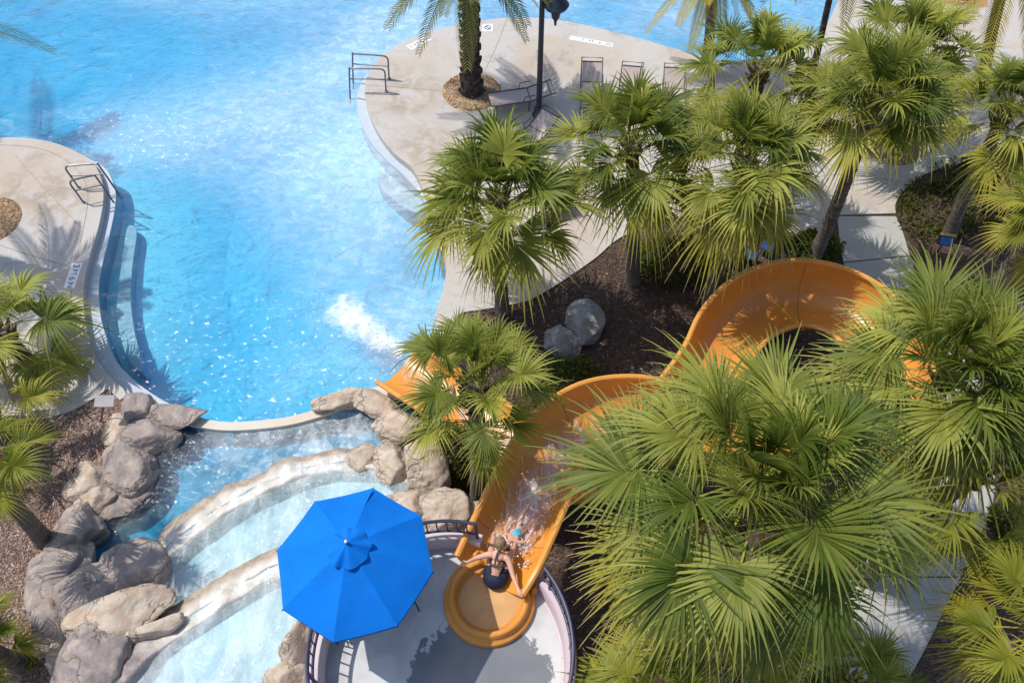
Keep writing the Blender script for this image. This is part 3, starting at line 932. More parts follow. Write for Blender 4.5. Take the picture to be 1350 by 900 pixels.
def slide():
    start = at(645, 788, 3.15)
    rt = empty('water_slide', (start.x, start.y, ZT), 'orange open water slide winding from the terrace down to the pool', 'water slide')
    org = V((start.x, start.y, ZT))
    cp = []
    for px, py, z, wd, hl, hr in zf:
        p = at(px, py, z)
        cp.append((p, wd, hl, hr))
    pos = catmull([c[0] for c in cp], 9)
    par = catmull([V(c[1:]) for c in cp], 9)
    N_ = len(pos)
    A = [R(-90 + 180 * k / 22) for k in range(23)]
    inner, outer = [], []
    frames = []
    for i in range(N_):
        t = pos[min(i + 1, N_ - 1)] - pos[max(i - 1, 0)]
        t.normalize()
        s = t.cross(UP).normalized()
        wd, hl, hr = par[i]
        # rim heights: rim mid at pos; floor below by mean wall height
        fl = pos[i] - UP * (hl + hr) / 2
        ri, ro = [], []
        for a in A:
            h = hl if a < 0 else hr
            sa = math.copysign(abs(math.sin(a)) ** .85, a)
            x = wd / 2 * sa
            zz = h * (1 - math.cos(a)) ** 1.0
            ri.append(fl + s * x + UP * zz)
            nx = V((math.sin(a), 0, -math.cos(a)))
            ro.append(fl + s * (x + .035 * nx.x) + UP * (zz + .035 * nx.z))
        inner.append(ri); outer.append(ro); frames.append((fl, s, t, hl, hr, wd))
    mb = MB()
    mb.grid([r[::-1] for r in inner])
    mb.grid(outer)
    for ring in (0, N_ - 1):
        k = len(A)
        mb.add(inner[ring] + outer[ring], [(j, j + 1, k + j + 1, k + j) for j in range(k - 1)])
    mb.build('flume', M['fg'], rt, angle=60, origin=org)
    for side in (0, -1):
        MB().tube([(a[side] + b[side]) / 2 + UP * .01 for a, b in zip(inner, outer)], .062, 8).build('rim', M['fg_rim'], rt, origin=org)
    # section flanges
    for i in range(16, N_ - 4, 27):
        mb = MB()
        fl, s, t, hl, hr, wd = frames[i]
        r1 = [o_ + (o_ - i_).normalized() * .005 for i_, o_ in zip(inner[i], outer[i])]
        r2 = [o_ + (o_ - i_).normalized() * .07 for i_, o_ in zip(inner[i], outer[i])]
        dt = t * .03
        mb.grid([[p - dt for p in r1], [p - dt for p in r2], [p + dt for p in r2], [p + dt for p in r1]])
        seam = []
        for dz in (-.007, .007):
            seam.append([p + (p - q).normalized() * .003 + t * dz for p, q in zip(inner[i], outer[i])])
        MB().grid(seam).build('seam', M['seam'], rt, origin=org)
        mb.build('section_flange', M['fg'], rt, smooth=False, origin=org)
    for i in range(30, N_ - 12, 24):
        fl, s, t, hl, hr, wd = frames[i]
        if fl.z < .55: continue
        mb = MB().tube([(fl.x, fl.y, ZG - .1), (fl.x, fl.y, fl.z - .12)], .09, 12)
        mb.tube([fl - s * .25 - UP * .12, fl - UP * .14, fl + s * .25 - UP * .12], .05, 8)
        mb.build('support_post', M['blackm'], rt, origin=org)
    # start tub
    fdir = pos[6] - pos[0]; fdir.z = 0; fdir.normalize()
    fa = math.atan2(fdir.y, fdir.x)
    rows = []
    nA = 96
    prof = [(0.0, .09), (.30, .09), (.545, .09), (.575, .12), (.592, .22), (.605, .255), (.625, .265), (.675, .265), (.695, .25), (.71, .15), (.725, .125), (.78, .115), (.797, .10), (.805, .05), (.805, 0.)]
    for k in range(nA + 1):
        a = fa + 2 * math.pi * k / nA
        da = abs((a - fa + math.pi) % (2 * math.pi) - math.pi)
        open_ = 1 - min(1, max(0, (da - R(38)) / R(10)))
        row = []
        for r, z in prof:
            zz = z if open_ <= 0 else (z * (1 - open_) + min(z, .09) * open_)
            row.append(V((start.x + r * math.cos(a), start.y + r * math.sin(a), ZT + .004 + zz)))
        rows.append(row)
    MB().grid(rows).build('start_tub', M['fg'], rt, angle=50, origin=org)
    MB().lathe([(.525, .0), (.001, .0)], (start.x, start.y, ZT + .099), 64).build('tub_floor', M['fg_tan'], rt, smooth=False, origin=org)
    side = fdir.cross(UP)
    for sgn in (-1, 1):
        c0 = start + fdir * .52 + side * sgn * .60
        mb = MB()
        rot = Matrix.Rotation(fa, 3, 'Z')
        mb.box((c0.x, c0.y, ZT + .15), (.16, .12, .26), rot)
        bm = bmesh.new()
        me = bpy.data.meshes.new('end_block')
        me.from_pydata([V(v) - org for v in mb.v], [], mb.f)
        bm.from_mesh(me)
        bmesh.ops.bevel(bm, geom=bm.edges[:], offset=.035, segments=4, affect='EDGES')
        bm.to_mesh(me); bm.free()
        me.polygons.foreach_set('use_smooth', [True] * len(me.polygons))
        me.materials.append(M['fg'])
        o = bpy.data.objects.new('end_block', me); COL.objects.link(o); o.parent = rt
    # rushing water on the flume floor
    def stream(i0, i1, amax, lift, name, kind_mat, seed, lab, drops=0):
        rows, mk = [], []
        for i in range(i0, i1 + 1):
            fl, s, t, hl, hr, wd = frames[i]
            u = (i - i0) / (i1 - i0)
            row = []
            for k in range(25):
                b = -1 + 2 * k / 24
                a = R(amax) * b + R(4)
                h = hl if a < 0 else hr
                x = wd / 2 * math.copysign(abs(math.sin(a)) ** .85, a)
                p = fl + s * x + UP * (h * (1 - math.cos(a)) + .012)
                nn = mnoise.fractal(V((p.x * 5, p.y * 5, seed)), 1, 2, 4)
                e = 1 - abs(b) ** 1.5
                p += UP * (lift * (1 - u) * max(0, .4 + nn) * e + .01)
                row.append(p); mk.append(.52 * e * (1.0 - .55 * u) * min(1, u * 8) + .18)
            rows.append(row)
        mb = MB().grid(rows)
        rg = random.Random(seed)
        for _ in range(drops):
            i = min(len(rows) - 1, int(abs(rg.gauss(.0, .38)) * len(rows))); q = rows[i][rg.randint(5, 19)]
            r_ = rg.uniform(.006, .022)
            n0 = len(mb.v)
            blob(mb, q + V((rg.gauss(0, .05), rg.gauss(0, .05), abs(rg.gauss(.03, .10)))), (r_, r_, r_ * 1.3), None, rg.random(), .3, (6, 5))
            mk += [1.6] * (len(mb.v) - n0)
        mb.a['mask'] = mk
        o = mb.build(name, kind_mat, angle=None)
        return tag(o, lab, 'water', kind='stuff')
    stream(9, 54, 54, .24, 'slide_water', M['rush'], 3, 'white water rushing down the top of the orange slide', 220)
    i = N_ - 1
    stream(N_ - 60, N_ - 2, 38, .02, 'slide_exit_water', M['rush'], 8, 'thin water sheet running down the low end of the slide')
    return frames, start, fdir, side
frames, START, FD, SD = slide()

# splash where the slide ends
def splash():
    a = at(532, 466, .05); b = at(420, 396, .05)
    rows, mk = [], []
    d = b - a; L = d.length; d.normalize(); s = d.cross(UP)
    for i in range(61):
        u = i / 60
        wdt = .22 + .52 * u ** .8
        row = []
        for k in range(31):
            v = -1 + 2 * k / 30
            p = a + d * (u * L * 1.08) + s * v * wdt * 1.5 + s * .35 * u * u
            e = (1 - v * v) * min(1, u * 8 + .85) * (1 - max(0, u - .75) / .25)
            nn = mnoise.fractal(V((p.x * 3, p.y * 3, 2)), 1, 2, 5)
            row.append(V((p.x, p.y, 0.015 + .12 * max(0, nn + .25) * e)))
            mk.append(.12 + .62 * e)
        rows.append(row)
    mb = MB().grid(rows)
    rg = random.Random(5)
    for _ in range(150):
        u = abs(rg.gauss(.15, .25)); v = rg.gauss(0, .4)
        if u > 1.1: continue
        q = a + d * (u * L * 1.08) + s * v * (.22 + .52 * u) * 1.5
        r_ = rg.uniform(.006, .018)
        n0 = len(mb.v)
        blob(mb, (q.x, q.y, .03 + abs(rg.gauss(0, .09))), (r_, r_, r_), None, rg.random(), .3, (6, 5))
        mk += [1.6] * (len(mb.v) - n0)
    mb.a['mask'] = mk
    tag(mb.build('splash_foam', M['splash'], angle=None), 'white churned foam streak shooting out of the slide end into the pool', 'foam', kind='stuff')
splash()

# ------------------------------------------------------------------ people
def skin_body(name, verts, edges, root, mat, parent, sub=2):
    names = list(verts)
    me = bpy.data.meshes.new(name)
    me.from_pydata([verts[n][0] for n in names], [(names.index(a), names.index(b)) for a, b in edges], [])
    o = bpy.data.objects.new(name, me)
    COL.objects.link(o)
    md = o.modifiers.new('skin', 'SKIN'); md.use_smooth_shade = True
    md.branch_smoothing = .6
    for i, n in enumerate(names):
        r = verts[n][1]
        sv = me.skin_vertices[0].data[i]
        sv.radius = (r, r) if not hasattr(r, '__len__') else r
        sv.use_root = (n == root)
    sb = o.modifiers.new('sub', 'SUBSURF'); sb.levels = sub; sb.render_levels = sub
    me.materials.append(mat)
    o.parent = parent
    return o

def limb_hand(vs, es, side, wrist, palm_dir, across, up):
    """palm and five fingers; palm_dir is unit, across points to the thumb side"""
    w_ = V(wrist)
    vs[side + 'palm'] = (w_ + palm_dir * .055, (.036, .018))
    es.append((side + 'wrist', side + 'palm'))
    for k, (off, ln) in enumerate(((.030, .066), (.010, .075), (-.010, .070), (-.030, .055))):
        b = w_ + palm_dir * .088 + across * off
        m_ = b + palm_dir * ln * .55 - up * .008
        e = b + palm_dir * ln - up * .028
        nm = side + 'finger%d' % k
        vs[nm + 'a'] = (b, .0095); vs[nm + 'b'] = (m_, .0085); vs[nm + 'c'] = (e, .007)
        es += [(side + 'palm', nm + 'a'), (nm + 'a', nm + 'b'), (nm + 'b', nm + 'c')]
    t0 = w_ + palm_dir * .045 + across * .042
    t1 = t0 + palm_dir * .035 + across * .022 - up * .01
    vs[side + 'thumba'] = (t0, .012); vs[side + 'thumbb'] = (t1, .009)
    es += [(side + 'palm', side + 'thumba'), (side + 'thumba', side + 'thumbb')]

def woman():
    o = at(653, 765, 3.12)
    ang = math.atan2(FD.y, FD.x) - math.pi / 2
    rt = empty('person', (o.x, o.y, 3.10), 'person seen from behind in navy bottoms, arms spread, pushing off into the slide', 'person', 'people on the slide', ang + R(20))
    # local: +y forward down the slide, +x right
    J = lambda x, y, z, r: (V((x, y, z)), r)
    vs = {
     'pelvis': J(0, 0, .13, .155), 'waist': J(0, .10, .27, .125), 'chest': J(0, .235, .38, .142), 'upper': J(0, .325, .45, .115), 'neck': J(0, .40, .505, .052),
     'headbase': J(0, .44, .55, .062), 'head': J(0, .48, .61, .088), 'crown': J(0, .505, .68, .068),
     'Lsh': J(-.185, .29, .44, .062), 'Lel': J(-.37, .22, .37, .043), 'Lwrist': J(-.50, .10, .42, .029),
     'Rsh': J(.185, .27, .43, .062), 'Rel': J(.31, .03, .36, .043), 'Rwrist': J(.44, -.18, .38, .029),
     'Lhip': J(-.09, .03, .11, .105), 'Lkn': J(-.17, .42, .24, .064), 'Lank': J(-.19, .76, .09, .040), 'Ltoe': J(-.20, .83, .17, .030),
     'Rhip': J(.09, .03, .11, .105), 'Rkn': J(.19, .42, .25, .064), 'Rank': J(.22, .76, .10, .040), 'Rtoe': J(.23, .83, .18, .030),
    }
    es = [('pelvis', 'waist'), ('waist', 'chest'), ('chest', 'upper'), ('upper', 'neck'), ('neck', 'headbase'), ('headbase', 'head'), ('head', 'crown'),
          ('upper', 'Lsh'), ('Lsh', 'Lel'), ('Lel', 'Lwrist'), ('upper', 'Rsh'), ('Rsh', 'Rel'), ('Rel', 'Rwrist'),
          ('pelvis', 'Lhip'), ('Lhip', 'Lkn'), ('Lkn', 'Lank'), ('Lank', 'Ltoe'), ('pelvis', 'Rhip'), ('Rhip', 'Rkn'), ('Rkn', 'Rank'), ('Rank', 'Rtoe')]
    ld = (vs['Lwrist'][0] - vs['Lel'][0]).normalized(); rd = (vs['Rwrist'][0] - vs['Rel'][0]).normalized()
    limb_hand(vs, es, 'L', vs['Lwrist'][0], ld, UP.cross(ld) * -1, UP)
    limb_hand(vs, es, 'R', vs['Rwrist'][0], rd, UP.cross(rd), UP)
    skin_body('body', vs, es, 'pelvis', M['skin'], rt)
    mb = MB(); blob(mb, (0, .465, .645), (.102, .115, .10), Matrix.Rotation(R(-25), 3, 'X'), 3, .16); blob(mb, (0, .385, .62), (.05, .055, .05), None, 5, .2)
    mb.build('hair', M['hair'], rt)
    mb = MB(); blob(mb, (0, .37, .70), (.022, .04, .016), None, 1, 0); 
    # swim bottoms: a shell round pelvis and hips
    mb = MB()
    blob(mb, (0, 0, .125), (.215, .185, .15), None, 2, .06, (24, 16))
    for sg in (-1, 1): mb.tube([(sg * .09, .02, .115), (sg * .115, .12, .145), (sg * .13, .2, .17)], [.135, .118, .104], 16)
    mb.build('swim_bottoms', M['swim_navy'], rt)
    # bikini band round the ribs and strap to the neck
    ring = []
    for k in range(25):
        a = 2 * math.pi * k / 24
        c = V((0, .20, .355)); x = V((1, 0, 0)); y = V((0, .64, -.77))
        ring.append(c + x * math.cos(a) * .15 + y * math.sin(a) * .15)
    MB().tube(ring, .017, 6, False).build('bikini_band', M['strap'], rt)
    MB().tube([(-.02, .10, .46), (-.03, .18, .525), (-.02, .28, .575), (0, .35, .575)], .016, 6).build('neck_strap', M['strap'], rt)
woman()

def child():
    o = at(668, 720, 3.25)
    ang = math.atan2(FD.y, FD.x) - math.pi / 2
    rt = empty('person', (o.x, o.y, 3.0), 'small person in turquoise swimwear lying back in the rushing water ahead of the adult', 'person', 'people on the slide', ang)
    J = lambda x, y, z, r: (V((x, y, z + .24)), r)
    vs = {'pelvis': J(.03, .42, -.10, .088), 'belly': J(.02, .30, -.06, .082), 'chest': J(.01, .19, 0, .088), 'neck': J(0, .10, .04, .042), 'headbase': J(.005, .06, .06, .058), 'head': J(.015, 0, .09, .08), 'crown': J(.02, -.05, .10, .062), 'nose': J(.04, .035, .165, .014),
          'Lsh': J(-.11, .17, .0, .040), 'Lel': J(-.21, .29, -.05, .028), 'Lwrist': J(-.22, .42, -.03, .020), 'Rsh': J(.13, .17, .0, .040), 'Rel': J(.235, .26, -.02, .028), 'Rwrist': J(.24, .40, .03, .020),
          'Lhip': J(-.03, .46, -.10, .066), 'Lkn': J(-.07, .68, .0, .044), 'Lank': J(-.08, .88, -.10, .030), 'Ltoe': J(-.08, .93, -.04, .022),
          'Rhip': J(.09, .46, -.10, .066), 'Rkn': J(.13, .68, .01, .044), 'Rank': J(.15, .88, -.09, .030), 'Rtoe': J(.15, .93, -.03, .022)}
    es = [('pelvis', 'belly'), ('belly', 'chest'), ('chest', 'neck'), ('neck', 'headbase'), ('headbase', 'head'), ('head', 'crown'), ('head', 'nose'), ('chest', 'Lsh'), ('Lsh', 'Lel'), ('Lel', 'Lwrist'), ('chest', 'Rsh'), ('Rsh', 'Rel'), ('Rel', 'Rwrist'),
          ('pelvis', 'Lhip'), ('Lhip', 'Lkn'), ('Lkn', 'Lank'), ('Lank', 'Ltoe'), ('pelvis', 'Rhip'), ('Rhip', 'Rkn'), ('Rkn', 'Rank'), ('Rank', 'Rtoe')]
    ld = (vs['Lwrist'][0] - vs['Lel'][0]).normalized(); rd = (vs['Rwrist'][0] - vs['Rel'][0]).normalized()
    limb_hand(vs, es, 'L', vs['Lwrist'][0], ld, UP.cross(ld) * -1, UP)
    limb_hand(vs, es, 'R', vs['Rwrist'][0], rd, UP.cross(rd), UP)
    skin_body('body', vs, es, 'pelvis', M['skin'], rt)
    mb = MB(); blob(mb, (.0, -.035, .325), (.088, .088, .085), None, 7, .18); mb.build('hair', M['hair2'], rt)
    bs = {'pelvis': J(.03, .43, -.10, .102), 'belly': J(.02, .30, -.055, .094), 'chest': J(.01, .20, 0, .098)}
    skin_body('swimsuit', bs, [('pelvis', 'belly'), ('belly', 'chest')], 'pelvis', M['swim_tq'], rt)
child()

# ------------------------------------------------------------------ palms
class LeafMB(MB):
    def __init__(s):
        super().__init__(); s.a = {'tint': [], 'tip': [], 'age': []}
    def strip(s, pts, sides, nrm, widths, tint, tips, age, vdepth=.35):
        b = len(s.v)
        for p, sd, w_, tp in zip(pts, sides, widths, tips):
            for q in (p - sd * w_, p - nrm * w_ * vdepth, p + sd * w_):
                s.v.append((q.x, q.y, q.z))
                s.a['tint'].append(tint); s.a['tip'].append(tp); s.a['age'].append(age)
        for i in range(len(pts) - 1):
            for k in (0, 1):
                s.f.append((b + i * 3 + k, b + i * 3 + k + 1, b + i * 3 + k + 4, b + i * 3 + k + 3))

def fan_leaf(mb, base, az, el, pet, blade, rng, age, nseg=38, tb=0):
    d = V((math.cos(el) * math.cos(az), math.cos(el) * math.sin(az), math.sin(el)))
    s = V((-math.sin(az), math.cos(az), 0))
    droop = .22 + .25 * rng.random()
    pts = []
    for i in range(5):
        t = i / 4
        pts.append(base + d * pet * t - UP * droop * pet * t * t * .6)
    d2 = (pts[-1] - pts[-2]).normalized()
    s = (s + UP * rng.uniform(-.35, .35)); s = (s - d2 * s.dot(d2)).normalized()
    n_ = d2.cross(s)
    if n_.z < 0: n_ = -n_
    tint = min(1, max(0, rng.gauss(.42 + tb, .28)))
    mb.strip(pts, [s] * 5, n_, [.022, .017, .014, .012, .012], .9, [.55] * 5, min(1, age * .6 + .25))
    h = pts[-1]
    span = R(rng.uniform(118, 138))
    fold = rng.uniform(.2, .85)
    costa = blade * .22
    ud = [.0, .24, .46, .68, .86, 1]
    dr = rng.uniform(.22, .6) + .3 * age
    wm = .040 * blade * (30 / nseg)
    for k in range(nseg):
        f = -1 + 2 * k / (nseg - 1)
        th = f * span
        L = blade * (.80 + .20 * math.cos(th * .6)) * rng.uniform(.68, 1.08)
        if rng.random() < .04: continue
        dr_k = dr * rng.uniform(.6, 1.4)
        dd = (d2 * math.cos(th) + s * math.sin(th) + n_ * fold * abs(math.sin(th)) ** .7 + n_ * rng.uniform(-.06, .06)).normalized()
        org = h + d2 * costa * max(0, math.cos(th)) * .8 - UP * costa * .25 * max(0, math.cos(th))
        sd = n_.cross(dd).normalized()
        nn = dd.cross(sd)
        P_, W_ = [], []
        for u in ud:
            P_.append(org + dd * (L * u) - UP * (dr_k * L * u ** 2.6) + s * 0)
        W_ = [.006, wm * .90, wm * .85, wm * .50, wm * .24, .002]
        mb.strip(P_, [sd] * 6, nn, W_, min(1, max(0, tint + rng.uniform(-.22, .22))), ud, age)

def trunk_mb(base, top, r0, r1, seed, rings=26, bulge=1.35):
    pts, rad = [], []
    rng = random.Random(seed)
    for i in range(rings * 2 + 1):
        t = i / (rings * 2)
        p = base.lerp(top, t)
        p += V((math.sin(t * 2.5 + seed) * .05, math.cos(t * 2 + seed) * .04, 0)) * (1 if 0 < t < 1 else 0) * math.sin(t * math.pi)
        r = r0 + (r1 - r0) * t
        r *= 1 + (bulge - 1) * math.exp(-t * 9)
        r *= 1 + (.035 if i % 2 else -.02) + rng.uniform(-.02, .02)
        pts.append(p); rad.append(r)
    return MB().tube(pts, rad, 16)

def fan_palm(base, top, crown_r, n, seed, label, mat='fan', lean_el=0, group='fan palms', boots=False, elmin=-38, nseg=40):
    rng = random.Random(seed)
    rt = empty('fan_palm', base, label, 'palm tree', group)
    hgt = (top - base).length
    trunk_mb(base, top - UP * .1, .165, .15, seed, max(10, int(hgt * 5))).build('trunk', M['trunk'], rt, origin=base)
    # old leaf bases under the crown
    mb = MB()
    nb = 46 if boots else 26
    for k in range(nb):
        a = k * 2.39996
        zz = -.05 - (1.0 if boots else .55) * k / nb
        c = top + V((math.cos(a) * .13, math.sin(a) * .13, zz))
        dd = V((math.cos(a), math.sin(a), .9)).normalized()
        ln = rng.uniform(.16, .30)
        mb.tube([c, c + dd * ln * .5, c + dd * ln + UP * .05], [.05, .04, .012], 5)
    mb.build('leaf_bases', M['trunk_dark'] if boots else M['boots'], rt, origin=base)
    mb = LeafMB()
    pr = rng.uniform(.92, 1.12); br = 2.02 - pr; tb = rng.uniform(-.12, .12); off = rng.uniform(0, 6.28)
    for k in range(n):
        t = (k + .5) / n
        az = off + k * 2.39996 + rng.uniform(-.4, .4)
        el = R(84 - (84 - elmin) * t ** .85 + rng.uniform(-15, 15))
        age = max(0, min(1, (t - .55) * 1.6 + rng.uniform(-.1, .25))) if rng.random() < .8 else max(0, t - .4)
        pet = crown_r * pr * rng.uniform(.38, .60) * (.5 + .5 * min(1, t * 2.2))
        bl = crown_r * br * rng.uniform(.44, .58) * (.8 + .2 * min(1, t * 3))
        b = top + V((math.cos(az), math.sin(az), 0)) * .08 + UP * (.22 - .5 * t)
        if k >= n - 3 and k % 2 == 0:
            el = R(-62); age = 1.8; pet *= .8; bl *= .8
        fan_leaf(mb, b, az, el, pet, bl * rng.uniform(.88, 1.08), rng, age, nseg, tb)
    o = mb.build('crown', M[mat], rt, angle=None, origin=base)
    return rt

def fpalm(bpx, cpx, Rpx, n, seed, label, mat='fan', zbase=ZG, **kw):
    b = at(*bpx, zbase)
    c = at_y(*cpx, b.y)
    d = c.y * CP + (H - c.z) * SP
    fan_palm(b, c, Rpx * d / F, n, seed, label, mat, **kw)

def fpalm_z(cpx, z, Rpx, n, seed, label, mat='fan', lean=(0, 0), **kw):
    c = at(*cpx, z)
    d = c.y * CP + (H - c.z) * SP
    fan_palm(V((c.x + lean[0], c.y + lean[1], ZG)), c, Rpx * d / F, n, seed, label, mat, **kw)

fpalm((663, 412), (657, 255), 132, 34, 11, 'fan palm at the bark edge whose crown covers the pool edge in mid picture', elmin=-30)
fpalm((835, 372), (833, 186), 122, 32, 12, 'fan palm on the bark beside the three loungers', elmin=-26)
fpalm((935, 402), (985, 205), 126, 40, 13, 'fan palm with full light green crown behind the slide curve', elmin=-24)
fpalm((1072, 342), (1160, 122), 116, 34, 14, 'tall fan palm on a bare leaning-looking trunk beside the walkway', elmin=-10)
fpalm((985, 262), (1003, 88), 104, 30, 15, 'fan palm farther back whose crown peeks out above the light green one')
fpalm((1176, 192), (1205, 60), 110, 32, 16, 'fan palm growing from the far gravel ring behind the walkway')
fpalm((1250, 312), (1330, 140), 106, 30, 17, 'fan palm standing in the low ground cover at the right', elmin=-12)
fpalm((632, 668), (624, 500), 118, 24, 18, 'small fan palm with dark leaf bases leaning over the lower end of the slide', boots=True, elmin=-16)
fpalm_z((1002, 632), 8.2, 246, 62, 19, 'largest fan palm, its huge crown hiding the middle of the slide', elmin=-55, nseg=54)
fpalm_z((1262, 482), 6.9, 166, 42, 20, 'big fan palm right of the slide curve', elmin=-45, nseg=50)
fpalm_z((1392, 270), 5.0, 88, 26, 21, 'fan palm with yellow lower leaves above the green floodlight', 'fan_y')
fpalm_z((1292, 612), 5.6, 140, 30, 22, 'fan palm with yellowing leaves hanging over the walkway', 'fan_y', elmin=-50)
fpalm_z((1392, 830), 5.2, 125, 32, 23, 'yellow tipped fan palm right of the walkway in the lower right corner', 'fan_y')
fpalm_z((870, 925), 4.2, 125, 30, 24, 'yellow green fan palm at the bottom edge beside the terrace wall', 'fan_y')
fpalm_z((1120, 900), 3.6, 120, 22, 25, 'shaded low fan palm below the largest crown by the walkway')
fpalm_z((-2, 432), 2.0, 112, 17, 26, 'fan palm over the left deck near the depth marker')
fpalm((58, 712), (-36, 600), 98, 16, 27, 'fan palm on a leaning trunk beside the cascade rocks', 'fan_y')
fpalm_z((-40, 838), 2.2, 66, 22, 28, 'low yellow fan palm at the lower left edge of the bark', 'fan_y')
fpalm_z((-25, 545), 1.9, 96, 13, 29, 'yellowish fan palm squeezed below the one over the left deck', 'fan_y')

def feather_palm(base, top, L, n, seed, label, mat, tr, tmat, elmin=-45, group='feather leaved palms'):
    rng = random.Random(seed)
    rt = empty('date_palm', base, label, 'palm tree', group)
    hgt = (top - base).length
    tm = trunk_mb(base, top, tr, tr * .85, seed, max(12, int(hgt * 6)), 1.5)
    if tr > .2:
        for k in range(int(hgt * 26)):
            a = k * 2.39996; t = k / (hgt * 26)
            c = base.lerp(top, t) + V((math.cos(a), math.sin(a), 0)) * tr * (1 + .5 * math.exp(-t * 9)) * .96
            dd = V((math.cos(a) * .7, math.sin(a) * .7, 1)).normalized()
            tm.tube([c - UP * .06, c + dd * .1], [.075, .03], 5)
    tm.build('trunk', M[tmat], rt, origin=base)
    mb = LeafMB()
    for k in range(n):
        t = (k + .5) / n
        az = k * 2.39996 + rng.uniform(-.2, .2)
        el = R(78 - (78 - elmin) * t + rng.uniform(-8, 8))
        age = max(0, min(1, t * 1.2 - .4 + rng.uniform(-.1, .2)))
        d = V((math.cos(el) * math.cos(az), math.cos(el) * math.sin(az), math.sin(el)))
        LL = L * rng.uniform(.85, 1.1)
        m_ = 46
        pts = [top + d * LL * (i / m_) - UP * LL * .42 * (i / m_) ** 2.2 for i in range(m_ + 1)]
        sd = V((-math.sin(az), math.cos(az), 0))
        tint = min(1, max(0, rng.gauss(.5, .25)))
        mb.strip(pts[::6], [sd] * len(pts[::6]), UP, [.03 - .003 * i for i in range(len(pts[::6]))], .9, [.4] * len(pts[::6]), min(1, age + .2))
        for i in range(7, m_ + 1):
            tg = (pts[i] - pts[i - 1]).normalized()
            nn = tg.cross(sd)
            if nn.z < 0: nn = -nn
            u = i / m_
            ll = LL * .19 * math.sin(math.pi * (.12 + .80 * u)) ** .7
            for sg in (-1, 1):
                dd = (tg * .75 + sd * sg * .75 + nn * rng.uniform(.1, .35)).normalized()
                q = [pts[i], pts[i] + dd * ll * .5, pts[i] + dd * ll - UP * ll * .18]
                ws = dd.cross(nn).normalized()
                mb.strip(q, [ws] * 3, nn, [.010, .016, .002], min(1, max(0, tint + rng.uniform(-.2, .2))), [.3 + .3 * u, .5 + .3 * u, .6 + .4 * u], age, .3)
    mb.build('crown', M[mat], rt, angle=None, origin=base)

def dpalm(bpx, cpx, L, n, seed, label, mat, tr, tmat, **kw):
    b = at(*bpx, ZD)
    c = at_y(*cpx, b.y)
    feather_palm(b, c, L, n, seed, label, mat, tr, tmat, **kw)
dpalm((622, 122), (616, -62), 2.5, 44, 31, 'thick dark trunked palm in the round gravel ring on the deck', 'feather', .27, 'trunk_dark', elmin=-28)
dpalm((-75, 330), (-240, 110), 2.3, 22, 36, 'palm standing in the gravel cut by the left edge of the deck', 'feather', .25, 'trunk_dark')
dpalm((-140, 128), (-128, 30), 3.9, 10, 32, 'palm whose greyish fronds reach in over the pool at the upper left', 'feather', .25, 'trunk_dark', elmin=-12)
dpalm((930, 92), (943, -48), 2.0, 30, 33, 'yellow leaved palm behind the loungers at the top', 'feather_y', .17, 'trunk')
dpalm((1068, 105), (1122, -110), 2.2, 28, 34, 'thin dark trunked palm crossing the top edge', 'feather', .10, 'trunk_dark')
dpalm((1292, 118), (1335, -62), 2.6, 34, 35, 'yellow leaved palm in the upper right corner', 'feather_y', .17, 'trunk')

# gravel rings
def gravel_ring(px, py, rad, label, seed):
    c = at(px, py, ZD)
    rng = random.Random(seed)
    mb = MB()
    rows = []
    for k in range(65):
        a = 2 * math.pi * k / 64
        rows.append([V((c.x + r * math.cos(a), c.y + r * math.sin(a), ZD + z)) for r, z in ((rad, .004), (rad * .97, .03), (rad * .5, .06), (.01, .07))])
    mb.grid(rows)
    for _ in range(700):
        r = rad * .97 * math.sqrt(rng.random()); a = rng.uniform(0, 6.28)
        s = rng.uniform(.025, .05)
        blob(mb, (c.x + r * math.cos(a), c.y + r * math.sin(a), ZD + .07 - .04 * r / rad), (s, s * .8, s * .6), None, rng.random() * 9, .2, (6, 4))
    tag(mb.build('gravel_bed', M['gravel'], angle=None), label, 'gravel', kind='stuff')
gravel_ring(622, 121, .95, 'round bed of tan gravel around the dark palm trunk on the deck', 1)
gravel_ring(-18, 292, .95, 'bed of tan gravel cut by the left picture edge', 2)
gravel_ring(1172, 188, 1.0, 'bed of tan gravel under the palms behind the walkway', 3)

# ------------------------------------------------------------------ shrubs and ground cover
def leaf_cloud(mb, c, rad, n, size, rng, flat=.0):
    for _ in range(n):
        u = V((rng.gauss(0, 1), rng.gauss(0, 1), rng.gauss(0, 1))).normalized()
        rr = rng.uniform(.55, 1.0) ** .6
        lump = 1 + .25 * mnoise.noise(u * 2.2 + V(c))
        p = V(c) + V((u.x * rad[0], u.y * rad[1], abs(u.z) * rad[2])) * rr * lump
        d = (u + V((rng.gauss(0, .6), rng.gauss(0, .6), rng.gauss(.3, .5)))).normalized()
        sd = d.cross(V((rng.random() - .5, rng.random() - .5, rng.random() - .2))).normalized()
        nn = d.cross(sd)
        s = size * rng.uniform(.6, 1.3)
        t = min(1, max(0, rng.gauss(.45, .3)))
        mb.strip([p, p + d * s * .5, p + d * s], [sd] * 3, nn, [s * .08, s * .28, s * .02], t, [.2, .5, .9], rng.random() * .6, .3)

